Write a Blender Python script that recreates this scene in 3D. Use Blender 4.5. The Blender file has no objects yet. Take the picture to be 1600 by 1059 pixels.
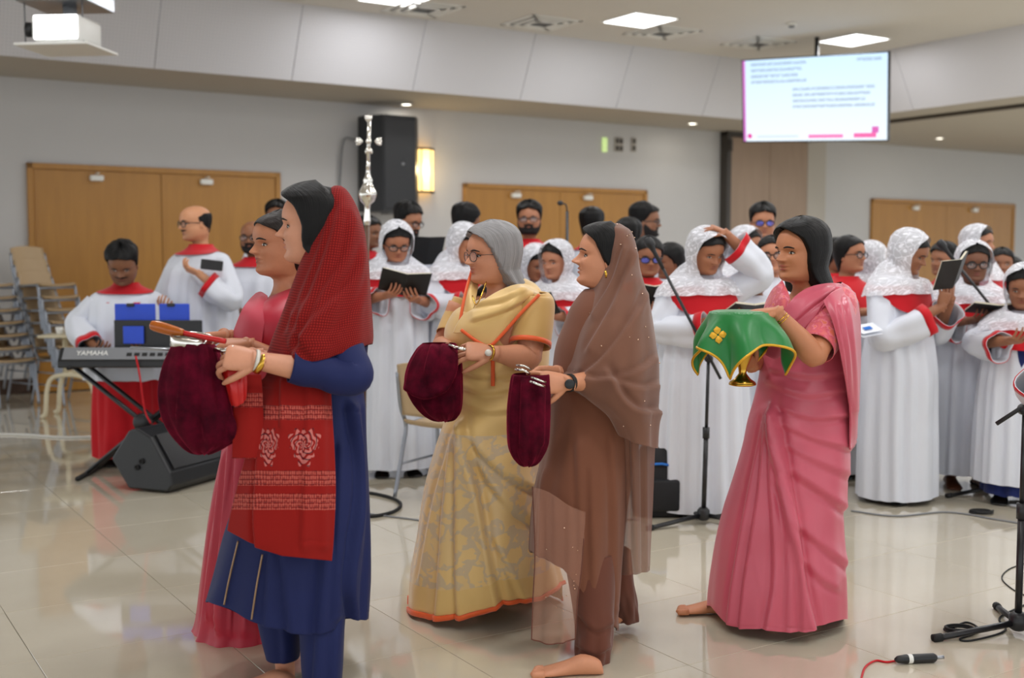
import bpy, bmesh, math, random
import numpy as np
from mathutils import Vector, Matrix

SC = bpy.context.scene
COL = SC.collection
PI = math.pi
rnd = random.Random(7)

# ------------------------------------------------------------------ camera
FPX, PW, PH = 1800.0, 1600.0, 1059.0
CAMZ = 1.45
PITCH = math.atan((PH / 2 - 400.0) / FPX)
cam = bpy.data.cameras.new('camera')
cam.sensor_width = 36.0
cam.lens = 36.0 * FPX / PW
cam.clip_end = 200
cam.dof.use_dof = True
cam.dof.focus_distance = 4.35
cam.dof.aperture_fstop = 2.1
camo = bpy.data.objects.new('camera', cam)
COL.objects.link(camo)
camo.location = (0, 0, CAMZ)
camo.rotation_euler = (PI / 2 - PITCH, 0, 0)
SC.camera = camo

SC.cycles.max_bounces = 7
SC.cycles.transparent_max_bounces = 12
SC.cycles.caustics_reflective = False

# ------------------------------------------------------------------ world, exposure
w = bpy.data.worlds.new('hall_air')
SC.world = w
w.use_nodes = True
w.node_tree.nodes['Background'].inputs[0].default_value = (0.92, 0.96, 1.0, 1)
w.node_tree.nodes['Background'].inputs[1].default_value = 1.25
SC.view_settings.view_transform = 'Standard'
SC.view_settings.look = 'None'
SC.view_settings.gamma = 1.0
SC.view_settings.use_curve_mapping = False
SC.view_settings.exposure = 0.42
LAMP = 20.0          # watts of each ceiling panel


def ray(px, py):
    x = (px - PW / 2) / FPX
    z = (PH / 2 - py) / FPX
    c, s = math.cos(PITCH), math.sin(PITCH)
    return np.array([x, c + z * s, z * c - s])


def at(px, py, Y):
    d = ray(px, py)
    return np.array([0, 0, CAMZ]) + d * (Y / d[1])


def gnd(px, py, z=0.0):
    d = ray(px, py)
    return np.array([0, 0, CAMZ]) + d * ((z - CAMZ) / d[2])


def proj(P):
    P = np.asarray(P, float)
    x, y, z = P[..., 0], P[..., 1], P[..., 2] - CAMZ
    c, s = math.cos(PITCH), math.sin(PITCH)
    dep = y * c - z * s
    up = y * s + z * c
    return PW / 2 + FPX * x / dep, PH / 2 - FPX * up / dep


# ------------------------------------------------------------------ materials
def C(r, g, b):
    f = lambda v: (v / 255 / 12.92) if v <= 10 else ((v / 255 + 0.055) / 1.055) ** 2.4
    return (f(r), f(g), f(b), 1)


class NT:
    def __init__(s, name):
        s.m = bpy.data.materials.new(name)
        s.m.use_nodes = True
        s.t = s.m.node_tree
        s.b = s.t.nodes['Principled BSDF']
        s.out = s.t.nodes['Material Output']

    def n(s, kind, **kw):
        nd = s.t.nodes.new('ShaderNode' + kind)
        ins = kw.pop('ins', {})
        for k, v in kw.items():
            setattr(nd, k, v)
        for k, v in ins.items():
            s.set(nd.inputs[k], v)
        return nd

    def set(s, sock, v):
        if isinstance(v, bpy.types.NodeSocket):
            s.t.links.new(v, sock)
        elif isinstance(v, bpy.types.Node):
            s.t.links.new(v.outputs[0], sock)
        else:
            sock.default_value = v

    def p(s, key, v):
        s.set(s.b.inputs[key], v)

    def mix(s, f, a, b):
        nd = s.t.nodes.new('ShaderNodeMix')
        nd.data_type = 'RGBA'
        s.set(nd.inputs[0], f)
        s.set(nd.inputs[6], a)
        s.set(nd.inputs[7], b)
        return nd.outputs[2]

    def math(s, op, a, b=None, c=None):
        nd = s.t.nodes.new('ShaderNodeMath')
        nd.operation = op
        s.set(nd.inputs[0], a)
        if b is not None: s.set(nd.inputs[1], b)
        if c is not None: s.set(nd.inputs[2], c)
        return nd.outputs[0]

    def coord(s, which='Object', scale=None):
        tc = s.t.nodes.new('ShaderNodeTexCoord')
        o = tc.outputs[which]
        if scale is not None:
            mp = s.t.nodes.new('ShaderNodeMapping')
            s.t.links.new(o, mp.inputs[0])
            mp.inputs['Scale'].default_value = scale
            o = mp.outputs[0]
        return o

    def noise(s, vec, scale, detail=3, rough=.5):
        return s.n('TexNoise', ins={'Vector': vec, 'Scale': scale, 'Detail': detail, 'Roughness': rough}).outputs[0]

    def ramp(s, f, stops):
        nd = s.t.nodes.new('ShaderNodeValToRGB')
        s.set(nd.inputs[0], f)
        e = nd.color_ramp.elements
        while len(e) < len(stops): e.new(0.5)
        for i, (p, c) in enumerate(stops):
            e[i].position = p
            e[i].color = c if len(c) == 4 else (*c, 1)
        return nd.outputs[0]

    def bump(s, h, strength=.3, dist=.01):
        nd = s.n('Bump', ins={'Height': h, 'Strength': strength, 'Distance': dist})
        s.p('Normal', nd.outputs[0])

    def seethrough(s, alpha):
        """mix with plain transparency (sheer cloth, lace)"""
        tr = s.n('BsdfTransparent')
        mx = s.n('MixShader', ins={0: alpha, 1: tr.outputs[0], 2: s.b.outputs[0]})
        s.t.links.new(mx.outputs[0], s.out.inputs[0])


def dk(c, k):
    return (c[0] * k, c[1] * k, c[2] * k, 1)


MATS = {}


def M(name, col, rough=.6, metal=0.0, var=.12, vs=6.0, bump=0.0, bs=60.0, sheen=0.0, spec=.5, emit=0.0, aniso=None):
    t = NT(name)
    vec = t.coord('Object', aniso)
    if var:
        t.p('Base Color', t.mix(t.noise(vec, vs), dk(col, 1 - var), dk(col, 1 + var)))
    else:
        t.p('Base Color', col)
    t.p('Roughness', rough)
    t.p('Metallic', metal)
    t.p('Specular IOR Level', spec)
    if sheen:
        t.p('Sheen Weight', sheen)
        t.p('Sheen Roughness', .5)
    if bump:
        t.bump(t.noise(vec, bs), bump, .01)
    if emit:
        t.p('Emission Color', col)
        t.p('Emission Strength', emit)
    MATS[name] = t.m
    return t.m


# ------------------------------------------------------------------ mesh builder
class MB:
    def __init__(s):
        s.v = []; s.f = []; s.m = []; s.uv = []; s.c = []; s.n = 0

    def add(s, V, F, mi=0, uv=None, col=None):
        V = np.asarray(V, float).reshape(-1, 3)
        k = len(V)
        s.v.append(V)
        s.uv.append(np.zeros((k, 2)) if uv is None else np.asarray(uv, float).reshape(-1, 2))
        if col is None: cc = np.ones((k, 4))
        else:
            cc = np.asarray(col, float)
            cc = np.broadcast_to(cc, (k, 4)) if cc.ndim == 1 else cc.reshape(-1, 4)
        s.c.append(cc)
        for f in F: s.f.append(tuple(int(i) + s.n for i in f))
        s.m += [mi] * len(F)
        s.n += k
        return s

    def grid(s, P, cu=False, mi=0, uv=None, col=None, cap0=False, cap1=False, flip=False, mif=None):
        """P [rows, cols, 3]; cu closes the columns; mif(i,j) gives a material index"""
        P = np.asarray(P, float)
        n, m = P.shape[:2]
        F = []; mm = []
        mc = m if cu else m - 1
        for i in range(n - 1):
            for j in range(mc):
                a, b = i * m + j, i * m + (j + 1) % m
                q = (a, b, b + m, a + m)
                F.append(q[::-1] if flip else q)
                mm.append(mi if mif is None else mif(i, j))
        V = P.reshape(-1, 3)
        if uv is None:
            d = np.linalg.norm(np.diff(P, axis=1), axis=2)
            u = np.concatenate([np.zeros((n, 1)), np.cumsum(d, 1)], 1)
            u = u - u.mean(1, keepdims=True)
            e = np.linalg.norm(np.diff(P, axis=0), axis=2).mean(1)
            vv = np.concatenate([[0], np.cumsum(e)])
            uv = np.stack([u, np.broadcast_to(vv[:, None], (n, m))], -1)
        for cap, r in ((cap0, 0), (cap1, n - 1)):
            if cap:
                ids = [r * m + j for j in range(m)]
                if (r == 0) != flip: ids = ids[::-1]
                F.append(tuple(ids)); mm.append(mi)
        st = len(s.m)
        s.add(V, F, mi, uv, col)
        s.m[st:] = mm
        return s

    def tube(s, pts, r, n=8, mi=0, cap=True, smooth=0, col=None, flat=None, closed=False):
        """r: number or list; flat: (axis vector, ratio) squashes the section along axis"""
        pts = np.asarray(pts, float)
        r = np.broadcast_to(np.asarray(r, float), (len(pts),)).copy()
        if smooth:
            pts, r = cr(pts, smooth), cr(r[:, None], smooth)[:, 0]
        T = np.gradient(pts, axis=0)
        T /= np.linalg.norm(T, axis=1, keepdims=True) + 1e-12
        ref = np.array([0, 0, 1.0]) if abs(T[0][2]) < .9 else np.array([1.0, 0, 0])
        if flat is not None:
            ref = np.asarray(flat[0], float)
        N = ref - T[0] * ref.dot(T[0]); N /= np.linalg.norm(N) + 1e-12
        rows = []
        a = np.linspace(0, 2 * PI, n, endpoint=False)
        for i in range(len(pts)):
            N = N - T[i] * N.dot(T[i]); N /= np.linalg.norm(N) + 1e-12
            B = np.cross(T[i], N)
            k = 1.0 if flat is None else flat[1]
            rows.append(pts[i] + r[i] * (np.cos(a)[:, None] * N * k + np.sin(a)[:, None] * B))
        s.grid(np.array(rows), True, mi, cap0=cap and not closed, cap1=cap and not closed, col=col)
        return s

    def lathe(s, prof, n=24, center=(0, 0, 0), mi=0, axis=None, col=None):
        prof = np.asarray(prof, float)
        a = np.linspace(0, 2 * PI, n, endpoint=False)
        P = np.stack([prof[:, :1] * np.cos(a), prof[:, :1] * np.sin(a), np.repeat(prof[:, 1:2], n, 1)], -1)
        if axis is not None:
            z = np.asarray(axis, float); z = z / np.linalg.norm(z)
            x = np.cross([0, 1.0, 0] if abs(z[1]) < .9 else [1.0, 0, 0], z); x /= np.linalg.norm(x)
            y = np.cross(z, x)
            P = P[..., :1] * x + P[..., 1:2] * y + P[..., 2:] * z
        s.grid(P + np.asarray(center, float), True, mi, cap0=prof[0][0] > 1e-5, cap1=prof[-1][0] > 1e-5, col=col)
        return s

    def box(s, c, size, bev=.004, mi=0, R=None, seg=1):
        bm = bmesh.new()
        bmesh.ops.create_cube(bm, size=1)
        for v in bm.verts: v.co = Vector((v.co.x * size[0], v.co.y * size[1], v.co.z * size[2]))
        if bev: bmesh.ops.bevel(bm, geom=bm.edges[:] + bm.verts[:], offset=min(bev, min(size) * .45), segments=seg, affect='EDGES', profile=.5)
        V = np.array([v.co[:] for v in bm.verts])
        for i, v in enumerate(bm.verts): v.index = i
        F = [[v.index for v in f.verts] for f in bm.faces]
        bm.free()
        if R is not None: V = V @ np.asarray(R).T
        s.add(V + np.asarray(c, float), F, mi)
        return s

    def ball(s, c, r, n=12, mi=0, R=None, col=None):
        r = np.broadcast_to(np.asarray(r, float), (3,))
        ph = np.linspace(-PI / 2, PI / 2, n)
        a = np.linspace(0, 2 * PI, 2 * n, endpoint=False)
        P = np.stack([np.cos(ph)[:, None] * np.cos(a) * r[0], np.cos(ph)[:, None] * np.sin(a) * r[1],
                      np.sin(ph)[:, None] * np.ones(2 * n) * r[2]], -1)
        V = [np.array([0, 0, -r[2]])] + list(P[1:-1].reshape(-1, 3)) + [np.array([0, 0, r[2]])]
        m = 2 * n; k = n - 2
        F = []
        for j in range(m):
            F.append((0, 1 + (j + 1) % m, 1 + j))
            F.append((1 + k * m, 1 + (k - 1) * m + j, 1 + (k - 1) * m + (j + 1) % m))
        for i in range(k - 1):
            for j in range(m):
                a0 = 1 + i * m + j; b0 = 1 + i * m + (j + 1) % m
                F.append((a0, b0, b0 + m, a0 + m))
        V = np.array(V)
        if R is not None: V = V @ np.asarray(R).T
        s.add(V + np.asarray(c, float), F, mi, col=col)
        return s

    def build(s, name, mats, parent=None, origin=None, smooth=True, sharp=None, thick=0.0):
        V = np.concatenate(s.v)
        if isinstance(origin, bpy.types.Object):      # world points into the frame of the thing
            V = (V - np.array(origin.location)) @ rot('z', origin.rotation_euler.z)
        elif origin is not None: V = V - np.asarray(origin, float)
        me = bpy.data.meshes.new(name)
        me.from_pydata(V.tolist(), [], s.f)
        nl = len(me.loops)
        vi = np.empty(nl, np.int32)
        me.loops.foreach_get('vertex_index', vi)
        ul = me.uv_layers.new(name='UVMap')
        ul.data.foreach_set('uv', np.concatenate(s.uv)[vi].astype(np.float32).ravel())
        ca = me.color_attributes.new('Col', 'FLOAT_COLOR', 'POINT')
        ca.data.foreach_set('color', np.concatenate(s.c).astype(np.float32).ravel())
        me.polygons.foreach_set('material_index', np.array(s.m, np.int32))
        if smooth: me.polygons.foreach_set('use_smooth', np.ones(len(me.polygons), bool))
        for m in (mats if isinstance(mats, (list, tuple)) else [mats]):
            me.materials.append(MATS[m] if isinstance(m, str) else m)
        me.update()
        if smooth and sharp is not None:
            me.set_sharp_from_angle(angle=math.radians(sharp))
        o = bpy.data.objects.new(name, me)
        COL.objects.link(o)
        if parent is not None: o.parent = parent
        if thick:
            md = o.modifiers.new('thickness', 'SOLIDIFY'); md.thickness = thick; md.offset = 0
        return o


def cr(P, n):
    """Catmull-Rom resampling of control rows, n points in all"""
    P = np.asarray(P, float)
    k = len(P)
    if k < 3:
        t = np.linspace(0, k - 1, n)
        i = np.minimum(t.astype(int), k - 2); f = (t - i).reshape((-1,) + (1,) * (P.ndim - 1))
        return P[i] * (1 - f) + P[i + 1] * f
    Q = np.concatenate([[2 * P[0] - P[1]], P, [2 * P[-1] - P[-2]]])
    t = np.linspace(0, k - 1, n)
    i = np.minimum(t.astype(int), k - 2)
    f = (t - i).reshape((-1,) + (1,) * (P.ndim - 1))
    a, b, c, d = Q[i], Q[i + 1], Q[i + 2], Q[i + 3]
    return .5 * (2 * b + (c - a) * f + (2 * a - 5 * b + 4 * c - d) * f ** 2 + (3 * b - a - 3 * c + d) * f ** 3)


def pch(xs, ys, x):
    """monotone cubic interpolation"""
    xs = np.asarray(xs, float); ys = np.asarray(ys, float); x = np.asarray(x, float)
    h = np.diff(xs); dl = np.diff(ys) / h
    m = np.zeros(len(xs)); m[0], m[-1] = dl[0], dl[-1]
    for i in range(1, len(xs) - 1):
        if dl[i - 1] * dl[i] > 0:
            w1, w2 = 2 * h[i] + h[i - 1], h[i] + 2 * h[i - 1]
            m[i] = (w1 + w2) / (w1 / dl[i - 1] + w2 / dl[i])
    i = np.clip(np.searchsorted(xs, x) - 1, 0, len(xs) - 2)
    t = np.clip((x - xs[i]) / h[i], 0, 1)
    return ((1 + 2 * t) * (1 - t) ** 2 * ys[i] + t * (1 - t) ** 2 * h[i] * m[i]
            + t * t * (3 - 2 * t) * ys[i + 1] + t * t * (t - 1) * h[i] * m[i + 1])


def sst(a, b, x):
    t = np.clip((np.asarray(x, float) - a) / (b - a), 0, 1)
    return t * t * (3 - 2 * t)


def rot(axis, a):
    c, s = math.cos(a), math.sin(a)
    return np.array({'x': [[1, 0, 0], [0, c, -s], [0, s, c]], 'y': [[c, 0, s], [0, 1, 0], [-s, 0, c]],
                     'z': [[c, -s, 0], [s, c, 0], [0, 0, 1]]}[axis])


# ------------------------------------------------------------------ things
def tag(o, label=None, cat=None, group=None, kind=None):
    if label: o['label'] = label
    if cat: o['category'] = cat
    if group: o['group'] = group
    if kind: o['kind'] = kind
    return o


def thing(name, label, cat, loc=(0, 0, 0), rz=0.0, group=None):
    o = bpy.data.objects.new(name, None)
    o.empty_display_size = .1
    COL.objects.link(o)
    o.location = [float(v) for v in loc]
    o.rotation_euler = (0, 0, rz)
    return tag(o, label, cat, group)


def dup(root, loc=None, rz=None, label=None, group=None):
    r = root.copy(); COL.objects.link(r)
    if loc is not None: r.location = [float(v) for v in loc]
    if rz is not None: r.rotation_euler = (0, 0, rz)
    if label: r['label'] = label
    if group: r['group'] = group
    for ch in list(root.children):
        c = ch.copy(); COL.objects.link(c); c.parent = r
        for g in ch.children:
            d = g.copy(); COL.objects.link(d); d.parent = c
    return r
# ------------------------------------------------------------------ materials of the room
M('wall_paint', C(194, 193, 193), .75, var=.02, vs=2, bump=.05, bs=180)
M('ceiling_paint', C(214, 211, 207), .85, var=.02, vs=2)
M('soffit_paint', C(182, 176, 167), .85, var=.02, vs=2)
M('white_plastic', C(232, 232, 228), .4, var=.02)
M('grey_plastic', C(120, 122, 126), .5, var=.04)
M('black_plastic', C(24, 25, 28), .42, var=.1)
M('black_metal', C(20, 20, 23), .35, var=.1)
M('black_rubber', C(16, 16, 17), .7, var=.1)
M('dark_frame', C(58, 52, 46), .5, var=.08)
M('steel', C(160, 163, 168), .3, metal=.9, var=.05)
M('silver', C(225, 222, 214), .16, metal=1, var=.03)
M('gold', C(214, 168, 70), .25, metal=1, var=.06)
M('gold_thread', C(222, 168, 40), .45, metal=.35, var=.1, vs=90)
M('baseboard_wood', C(60, 40, 28), .4, var=.15)


def wood(name, a, b, rough=.4, sc=(1.2, 1.2, .14)):
    t = NT(name)
    v = t.coord('Object', sc)
    n1 = t.noise(v, 9, 5, .6)
    n2 = t.noise(t.coord('Object', (sc[0] * 14, sc[1] * 14, sc[2] * 3)), 5, 3)
    t.p('Base Color', t.mix(t.math('ADD', t.math('MULTIPLY', n1, .7), t.math('MULTIPLY', n2, .3)), a, b))
    t.p('Roughness', rough)
    MATS[name] = t.m


wood('door_wood', C(148, 98, 34), C(190, 138, 58))
wood('partition_wood', C(142, 118, 98), C(170, 146, 124), .5)
wood('floor_wood_dark', C(70, 46, 30), C(96, 64, 42))

t = NT('floor_tile')
v = t.coord('Object')
info = t.n('ObjectInfo')
vein = t.noise(t.coord('Object', (1, 1, 1)), 2.2, 6, .6)
base = t.mix(vein, C(196, 187, 166), C(211, 203, 184))
t.p('Base Color', t.mix(t.math('MULTIPLY', info.outputs['Random'], .18), base, C(178, 168, 148)))
t.p('Roughness', t.math('MULTIPLY_ADD', t.noise(v, 9, 3), .05, .03))
t.p('Specular IOR Level', .62)
t.p('Coat Weight', .6)
t.p('Coat Roughness', .05)
MATS['floor_tile'] = t.m
M('grout', C(160, 150, 132), .8, var=.1, vs=20)

t = NT('fascia_panel')
v = t.coord('UV')
vo = t.n('TexVoronoi', ins={'Vector': v, 'Scale': 30.0, 'Randomness': 0.0})
hole = t.math('LESS_THAN', vo.outputs['Distance'], .18)
t.p('Base Color', t.mix(hole, C(202, 201, 205), C(186, 186, 191)))
t.p('Roughness', .8)
MATS['fascia_panel'] = t.m

# ------------------------------------------------------------------ layout of the hall
WA = math.radians(32.5)
U = np.array([math.cos(WA), math.sin(WA), 0.0])       # along the back wall
NN = np.array([math.sin(WA), -math.cos(WA), 0.0])     # from the back wall into the hall
W0 = np.array([-5.33, 12.0, 0.0])
ZS, ZC = 3.30, 4.0                                    # soffit and ceiling heights


def wp(s, n, z=0.0):
    return W0 + U * s + NN * n + np.array([0, 0, z])


RW = np.stack([U, -NN, [0, 0, 1.0]], 1)               # columns: along wall, into wall, up


def wbox(mb, s0, s1, n0, n1, z0, z1, bev=.004, mi=0):
    return mb.box(wp((s0 + s1) / 2, (n0 + n1) / 2, (z0 + z1) / 2), (s1 - s0, abs(n1 - n0), z1 - z0), bev, mi, R=RW)


def quad(mb, pts, mi=0):
    return mb.add(np.array(pts), [(0, 1, 2, 3)], mi)


# back wall, soffit, ceiling
m = MB(); wbox(m, -4, 26, -.2, 0, 0, ZS + .1, 0)
wallb = tag(m.build('wall_back', 'wall_paint', smooth=False), kind='structure')
S_F, S_T = 1.46, 1.80       # fascia offsets bottom and top
SR, SRT = 10.15, 9.75       # the return on the right, bottom and top
m = MB()
wbox(m, -4, SR, -.1, S_F, ZS, ZS + .05, 0)
wbox(m, SR, 26, -.1, 24, ZS, ZS + .05, 0)
tag(m.build('ceiling_soffit', 'soffit_paint', smooth=False), kind='structure')
m = MB(); wbox(m, -14, SRT + .1, S_T - .1, 24, ZC, ZC + .06, 0)
tag(m.build('ceiling', 'ceiling_paint', smooth=False), kind='structure')

# inclined fascia made of perforated panels
fas = tag(thing('trim_1', 'pale inclined fascia of perforated panels between ceiling and soffit', None), kind='structure')


def slab(p00, p10, p11, p01, thick, nrm):
    """thin panel between four corners (bottom-left, bottom-right, top-right, top-left)"""
    Q = np.array([p00, p10, p11, p01]); B = Q - np.asarray(nrm) * thick
    mb = MB()
    a, b = np.linalg.norm(Q[1] - Q[0]), np.linalg.norm(Q[3] - Q[0])
    uv = [(0, 0), (a, 0), (a, b), (0, b)]
    mb.add(np.concatenate([Q, B]), [(0, 1, 2, 3), (4, 7, 6, 5), (0, 4, 5, 1), (1, 5, 6, 2), (2, 6, 7, 3), (3, 7, 4, 0)], 0, uv + uv)
    return mb


g = .004
s = -3.02
while s < SR - .02:
    e = min(s + 1.42, SR)
    et = e - .0 if e < SR else SRT
    slab(wp(s + g, S_F, ZS - .02), wp(e - g, S_F, ZS - .02), wp(et - g, S_T, ZC), wp(s + g, S_T, ZC), .03, NN).build('fascia_panel', 'fascia_panel', fas, smooth=False)
    s = e
n = S_F
while n < 11:
    e = n + 1.9
    n0t = n if n > S_F else S_T
    slab(wp(SR, n + g, ZS - .02), wp(SR, e - g, ZS - .02), wp(SRT, e - g, ZC), wp(SRT, n0t + g, ZC), .03, -U).build('fascia_panel', 'fascia_panel', fas, smooth=False)
    n = e
m = MB()
wbox(m, -4, SR + .06, S_F - .06, S_F - .035, ZS - .012, ZS + .68, 0)
m.build('backing', 'soffit_paint', fas, smooth=False)

# floor with big polished tiles
TS = .65
m = MB(); m.box((2, 9, -.06), (40, 30, .1), 0)
floor = tag(m.build('floor', 'grout', smooth=False), kind='structure')
P0 = .73
mb = MB(); mb.box((0, 0, -.0045), (TS - .002, TS - .002, .009), .0012, R=np.stack([U, NN, [0, 0, 1]], 1))
tile_me = None
cand = []
for i in range(-20, 40):
    for j in range(-40, 40):
        c = U * (P0 + (i + .5) * TS) + NN * (.21 + (j + .5) * TS)
        if (c - W0).dot(NN) < -.3 or c[1] < 2.6: continue
        px, py = proj(c)
        if -140 < px < 1740 and 560 < py < 1240: cand.append((c[1], c))
cand.sort(key=lambda a: a[0])
for k, (_, c) in enumerate(cand[:300]):
    if tile_me is None:
        o = mb.build('tile', 'floor_tile', floor, smooth=False); tile_me = o.data
    else:
        o = bpy.data.objects.new('tile', tile_me); COL.objects.link(o); o.parent = floor
    o.location = c
m = MB()
near = {tuple(np.round(c, 3)) for _, c in cand[:300]}
for i in range(-24, 46):
    for j in range(-46, 40):
        c = U * (P0 + (i + .5) * TS) + NN * (.21 + (j + .5) * TS)
        if (c - W0).dot(NN) < -.3 or c[1] < -2 or tuple(np.round(c, 3)) in near: continue
        m.box(c + np.array([0, 0, -.0045]), (TS - .002, TS - .002, .009), 0, R=np.stack([U, NN, [0, 0, 1]], 1))
tag(m.build('tile_field', 'floor_tile', floor, smooth=False), kind='stuff')

m = MB(); wbox(m, -4, 10.05, 0, .018, 0, .16, .004)
tag(m.build('baseboard_back', 'baseboard_wood', smooth=False), kind='structure')
m = MB(); wbox(m, 12.4, 26, 0, .018, 0, .16, .004)
tag(m.build('baseboard_annex', 'baseboard_wood', smooth=False), kind='structure')


def s_at(px):
    """wall coordinate along U seen at pixel column px (at eye height)"""
    d = ray(px, 400.0); d = d * np.array([1, 1, 0])
    A = np.array([[d[0], -U[0]], [d[1], -U[1]]])
    k = np.linalg.solve(A, W0[:2])
    return k[1]


def doors(k, px0, px1, ztop, leaves, closers):
    s0, s1 = s_at(px0), s_at(px1)
    m = MB()
    f = .06
    wbox(m, s0, s0 + f, -.01, .05, 0, ztop); wbox(m, s1 - f, s1, -.01, .05, 0, ztop); wbox(m, s0, s1, -.01, .05, ztop - f, ztop)
    d = tag(m.build('door_%d' % k, 'door_wood', smooth=False), kind='structure')
    L = (s1 - s0 - 2 * f) / leaves
    for i in range(leaves):
        m = MB(); wbox(m, s0 + f + L * i + .003, s0 + f + L * (i + 1) - .003, 0, .032, .01, ztop - f - .003, .003)
        lf = m.build('leaf', 'door_wood', d, smooth=False)
    for px in closers:
        sc_ = s_at(px)
        m = MB(); wbox(m, sc_ - .07, sc_ + .07, .032, .10, ztop - .17, ztop - .11, .01)
        wbox(m, sc_ - .01, sc_ + .01, .04, .16, ztop - .10, ztop - .085, .003)
        m.build('door_closer', 'white_plastic', d, smooth=False)
    return d


doors(1, 45, 438, 2.425, 2, (152, 322))
doors(2, 723, 1008, 2.39, 2, (802, 914))
doors(3, 1358, 1581, 2.40, 2, (1424, 1516))

# folding partition parked at the wall, with its frame and the overhead track
sA, sB = s_at(1130), s_at(1250)
part = tag(thing('wall_partition', 'beige wood folding partition panels parked against the back wall', None), kind='structure')
for i in range(2):
    a = sA + (sB - sA) * i / 2; b = sA + (sB - sA) * (i + 1) / 2
    m = MB(); wbox(m, a + .004, b - .004, .01, .13, .02, ZS - .08, .004)
    m.build('panel', 'partition_wood', part, smooth=False)
m = MB(); wbox(m, sA - .09, sA - .005, 0, .16, 0, ZS); wbox(m, sA - .09, sB + .05, 0, .17, ZS - .07, ZS)
m.build('frame', 'dark_frame', part, smooth=False)
m = MB(); wbox(m, sA - .07, sA - .015, .16, .2, ZS - .3, ZS - .12, .006)
m.build('hinge_box', 'dark_frame', part, smooth=False)
m = MB(); wbox(m, sB + .01, sB + .42, 0, .12, 0, ZS, .004)
tag(m.build('wall_pier', 'soffit_paint', smooth=False), kind='structure')
m = MB(); wbox(m, SR + .75, SR + .83, .2, 12, ZS - .035, ZS + .01, .004); wbox(m, SR + .95, SR + .99, .2, 12, ZS - .02, ZS + .01, .004)
tag(m.build('trim_2', 'dark_frame', smooth=False), kind='structure')

# ------------------------------------------------------------------ ceiling fixtures
t = NT('panel_glow')
t.p('Base Color', (1, 1, 1, 1)); t.p('Emission Color', (.97, .98, 1, 1)); t.p('Emission Strength', 3.2)
MATS['panel_glow'] = t.m
t = NT('downlight_glow')
t.p('Base Color', (1, 1, 1, 1)); t.p('Emission Color', (1, .93, .78, 1)); t.p('Emission Strength', 6.0)
MATS['downlight_glow'] = t.m


def lamp(name, kind, loc, energy, size, parent, col=(1, 1, 1), rx=0.0):
    l = bpy.data.lights.new(name, kind)
    l.energy = energy; l.color = col
    if kind == 'AREA':
        l.shape = 'SQUARE'; l.size = size
    else: l.shadow_soft_size = size
    o = bpy.data.objects.new(name, l); COL.objects.link(o); o.parent = parent
    o.location = loc; o.rotation_euler = (rx, 0, 0)
    return o


def troffer_mesh():
    r = thing('ceiling_light', 'x', 'light')
    m = MB()
    for a, b in ((-.305, -.29), (.29, .305)):
        m.box(((a + b) / 2, 0, -.006), (b - a, .61, .014), .002); m.box((0, (a + b) / 2, -.006), (.61, b - a, .014), .002)
    m.build('frame', 'white_plastic', r, smooth=False)
    m = MB(); m.box((0, 0, -.004), (.578, .578, .006), .001)
    m.build('diffuser', 'panel_glow', r, smooth=False)
    lamp('panel_lamp', 'AREA', (0, 0, -.02), LAMP, .56, r, (.98, .985, 1))
    return r


tro = troffer_mesh(); used = False
c1 = gnd(1000, 31, ZC); c2 = gnd(1334, 62, ZC)
su = [float((c - W0).dot(U)) for c in (c1, c2)]; sn = [float((c - W0).dot(NN)) for c in (c1, c2)]
LT = [(su[0], sn[0], 'square ceiling light panel left of the hanging screen'), (su[1], sn[1], 'square ceiling light panel just above the hanging screen')]
c3 = gnd(620, -4, ZC)
LT.append((float((c3 - W0).dot(U)), float((c3 - W0).dot(NN)), 'square ceiling light panel cut by the top edge of the picture'))
for i in range(4):
    for j in range(4):
        a, b = 9.0 - i * 3.1, 6.2 + j * 2.5
        if all((a - x) ** 2 + (b - y) ** 2 > 2.2 for x, y, _ in LT):
            LT.append((a, b, 'ceiling light panel out of view, %s row from the back, %s from the right' % (('first', 'second', 'third', 'fourth')[j], ('first', 'second', 'third', 'fourth')[i])))
ANNEX_FILL = [(13.2, 5.2, 'added light panel brightening the annex, unseen behind the fascia, near one'), (16.6, 5.4, 'added light panel brightening the annex, unseen behind the fascia, far one'), (14.8, 8.2, 'added light panel brightening the annex, unseen behind the fascia, nearest the viewer')]  # added unseen panels, put in to brighten the annex wall with cool light
for k, (a, b, lab) in enumerate(LT + ANNEX_FILL):
    p = wp(a, b, ZC if k < len(LT) else ZS)
    o = tro if k == 0 else dup(tro)
    o.location = p; o.rotation_euler = (0, 0, WA); tag(o, lab, 'light', 'ceiling light panels')
    if k >= len(LT):
        for c_ in o.children:
            if c_.type == 'LIGHT':
                c_.data = c_.data.copy(); c_.data.energy = 75; c_.data.color = (.86, .92, 1)


def vent(px, py, lab):
    p = gnd(px, py, ZC)
    r = thing('air_vent', lab, 'vent', p, WA, 'ceiling air vents')
    m = MB()
    for k, (o_, z) in enumerate(((.30, -.006), (.22, -.014), (.14, -.022))):
        for a in (-o_, o_):
            m.box((a, 0, z), (.05, 2 * o_ + .05, .012), .003); m.box((0, a, z), (2 * o_ + .05, .05, .012), .003)
    m.build('louvre', 'white_plastic', r, smooth=False)
    m = MB(); m.box((0, 0, -.002), (.5, .5, .004), 0)
    m.build('duct', 'grey_plastic', r, smooth=False)


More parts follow.
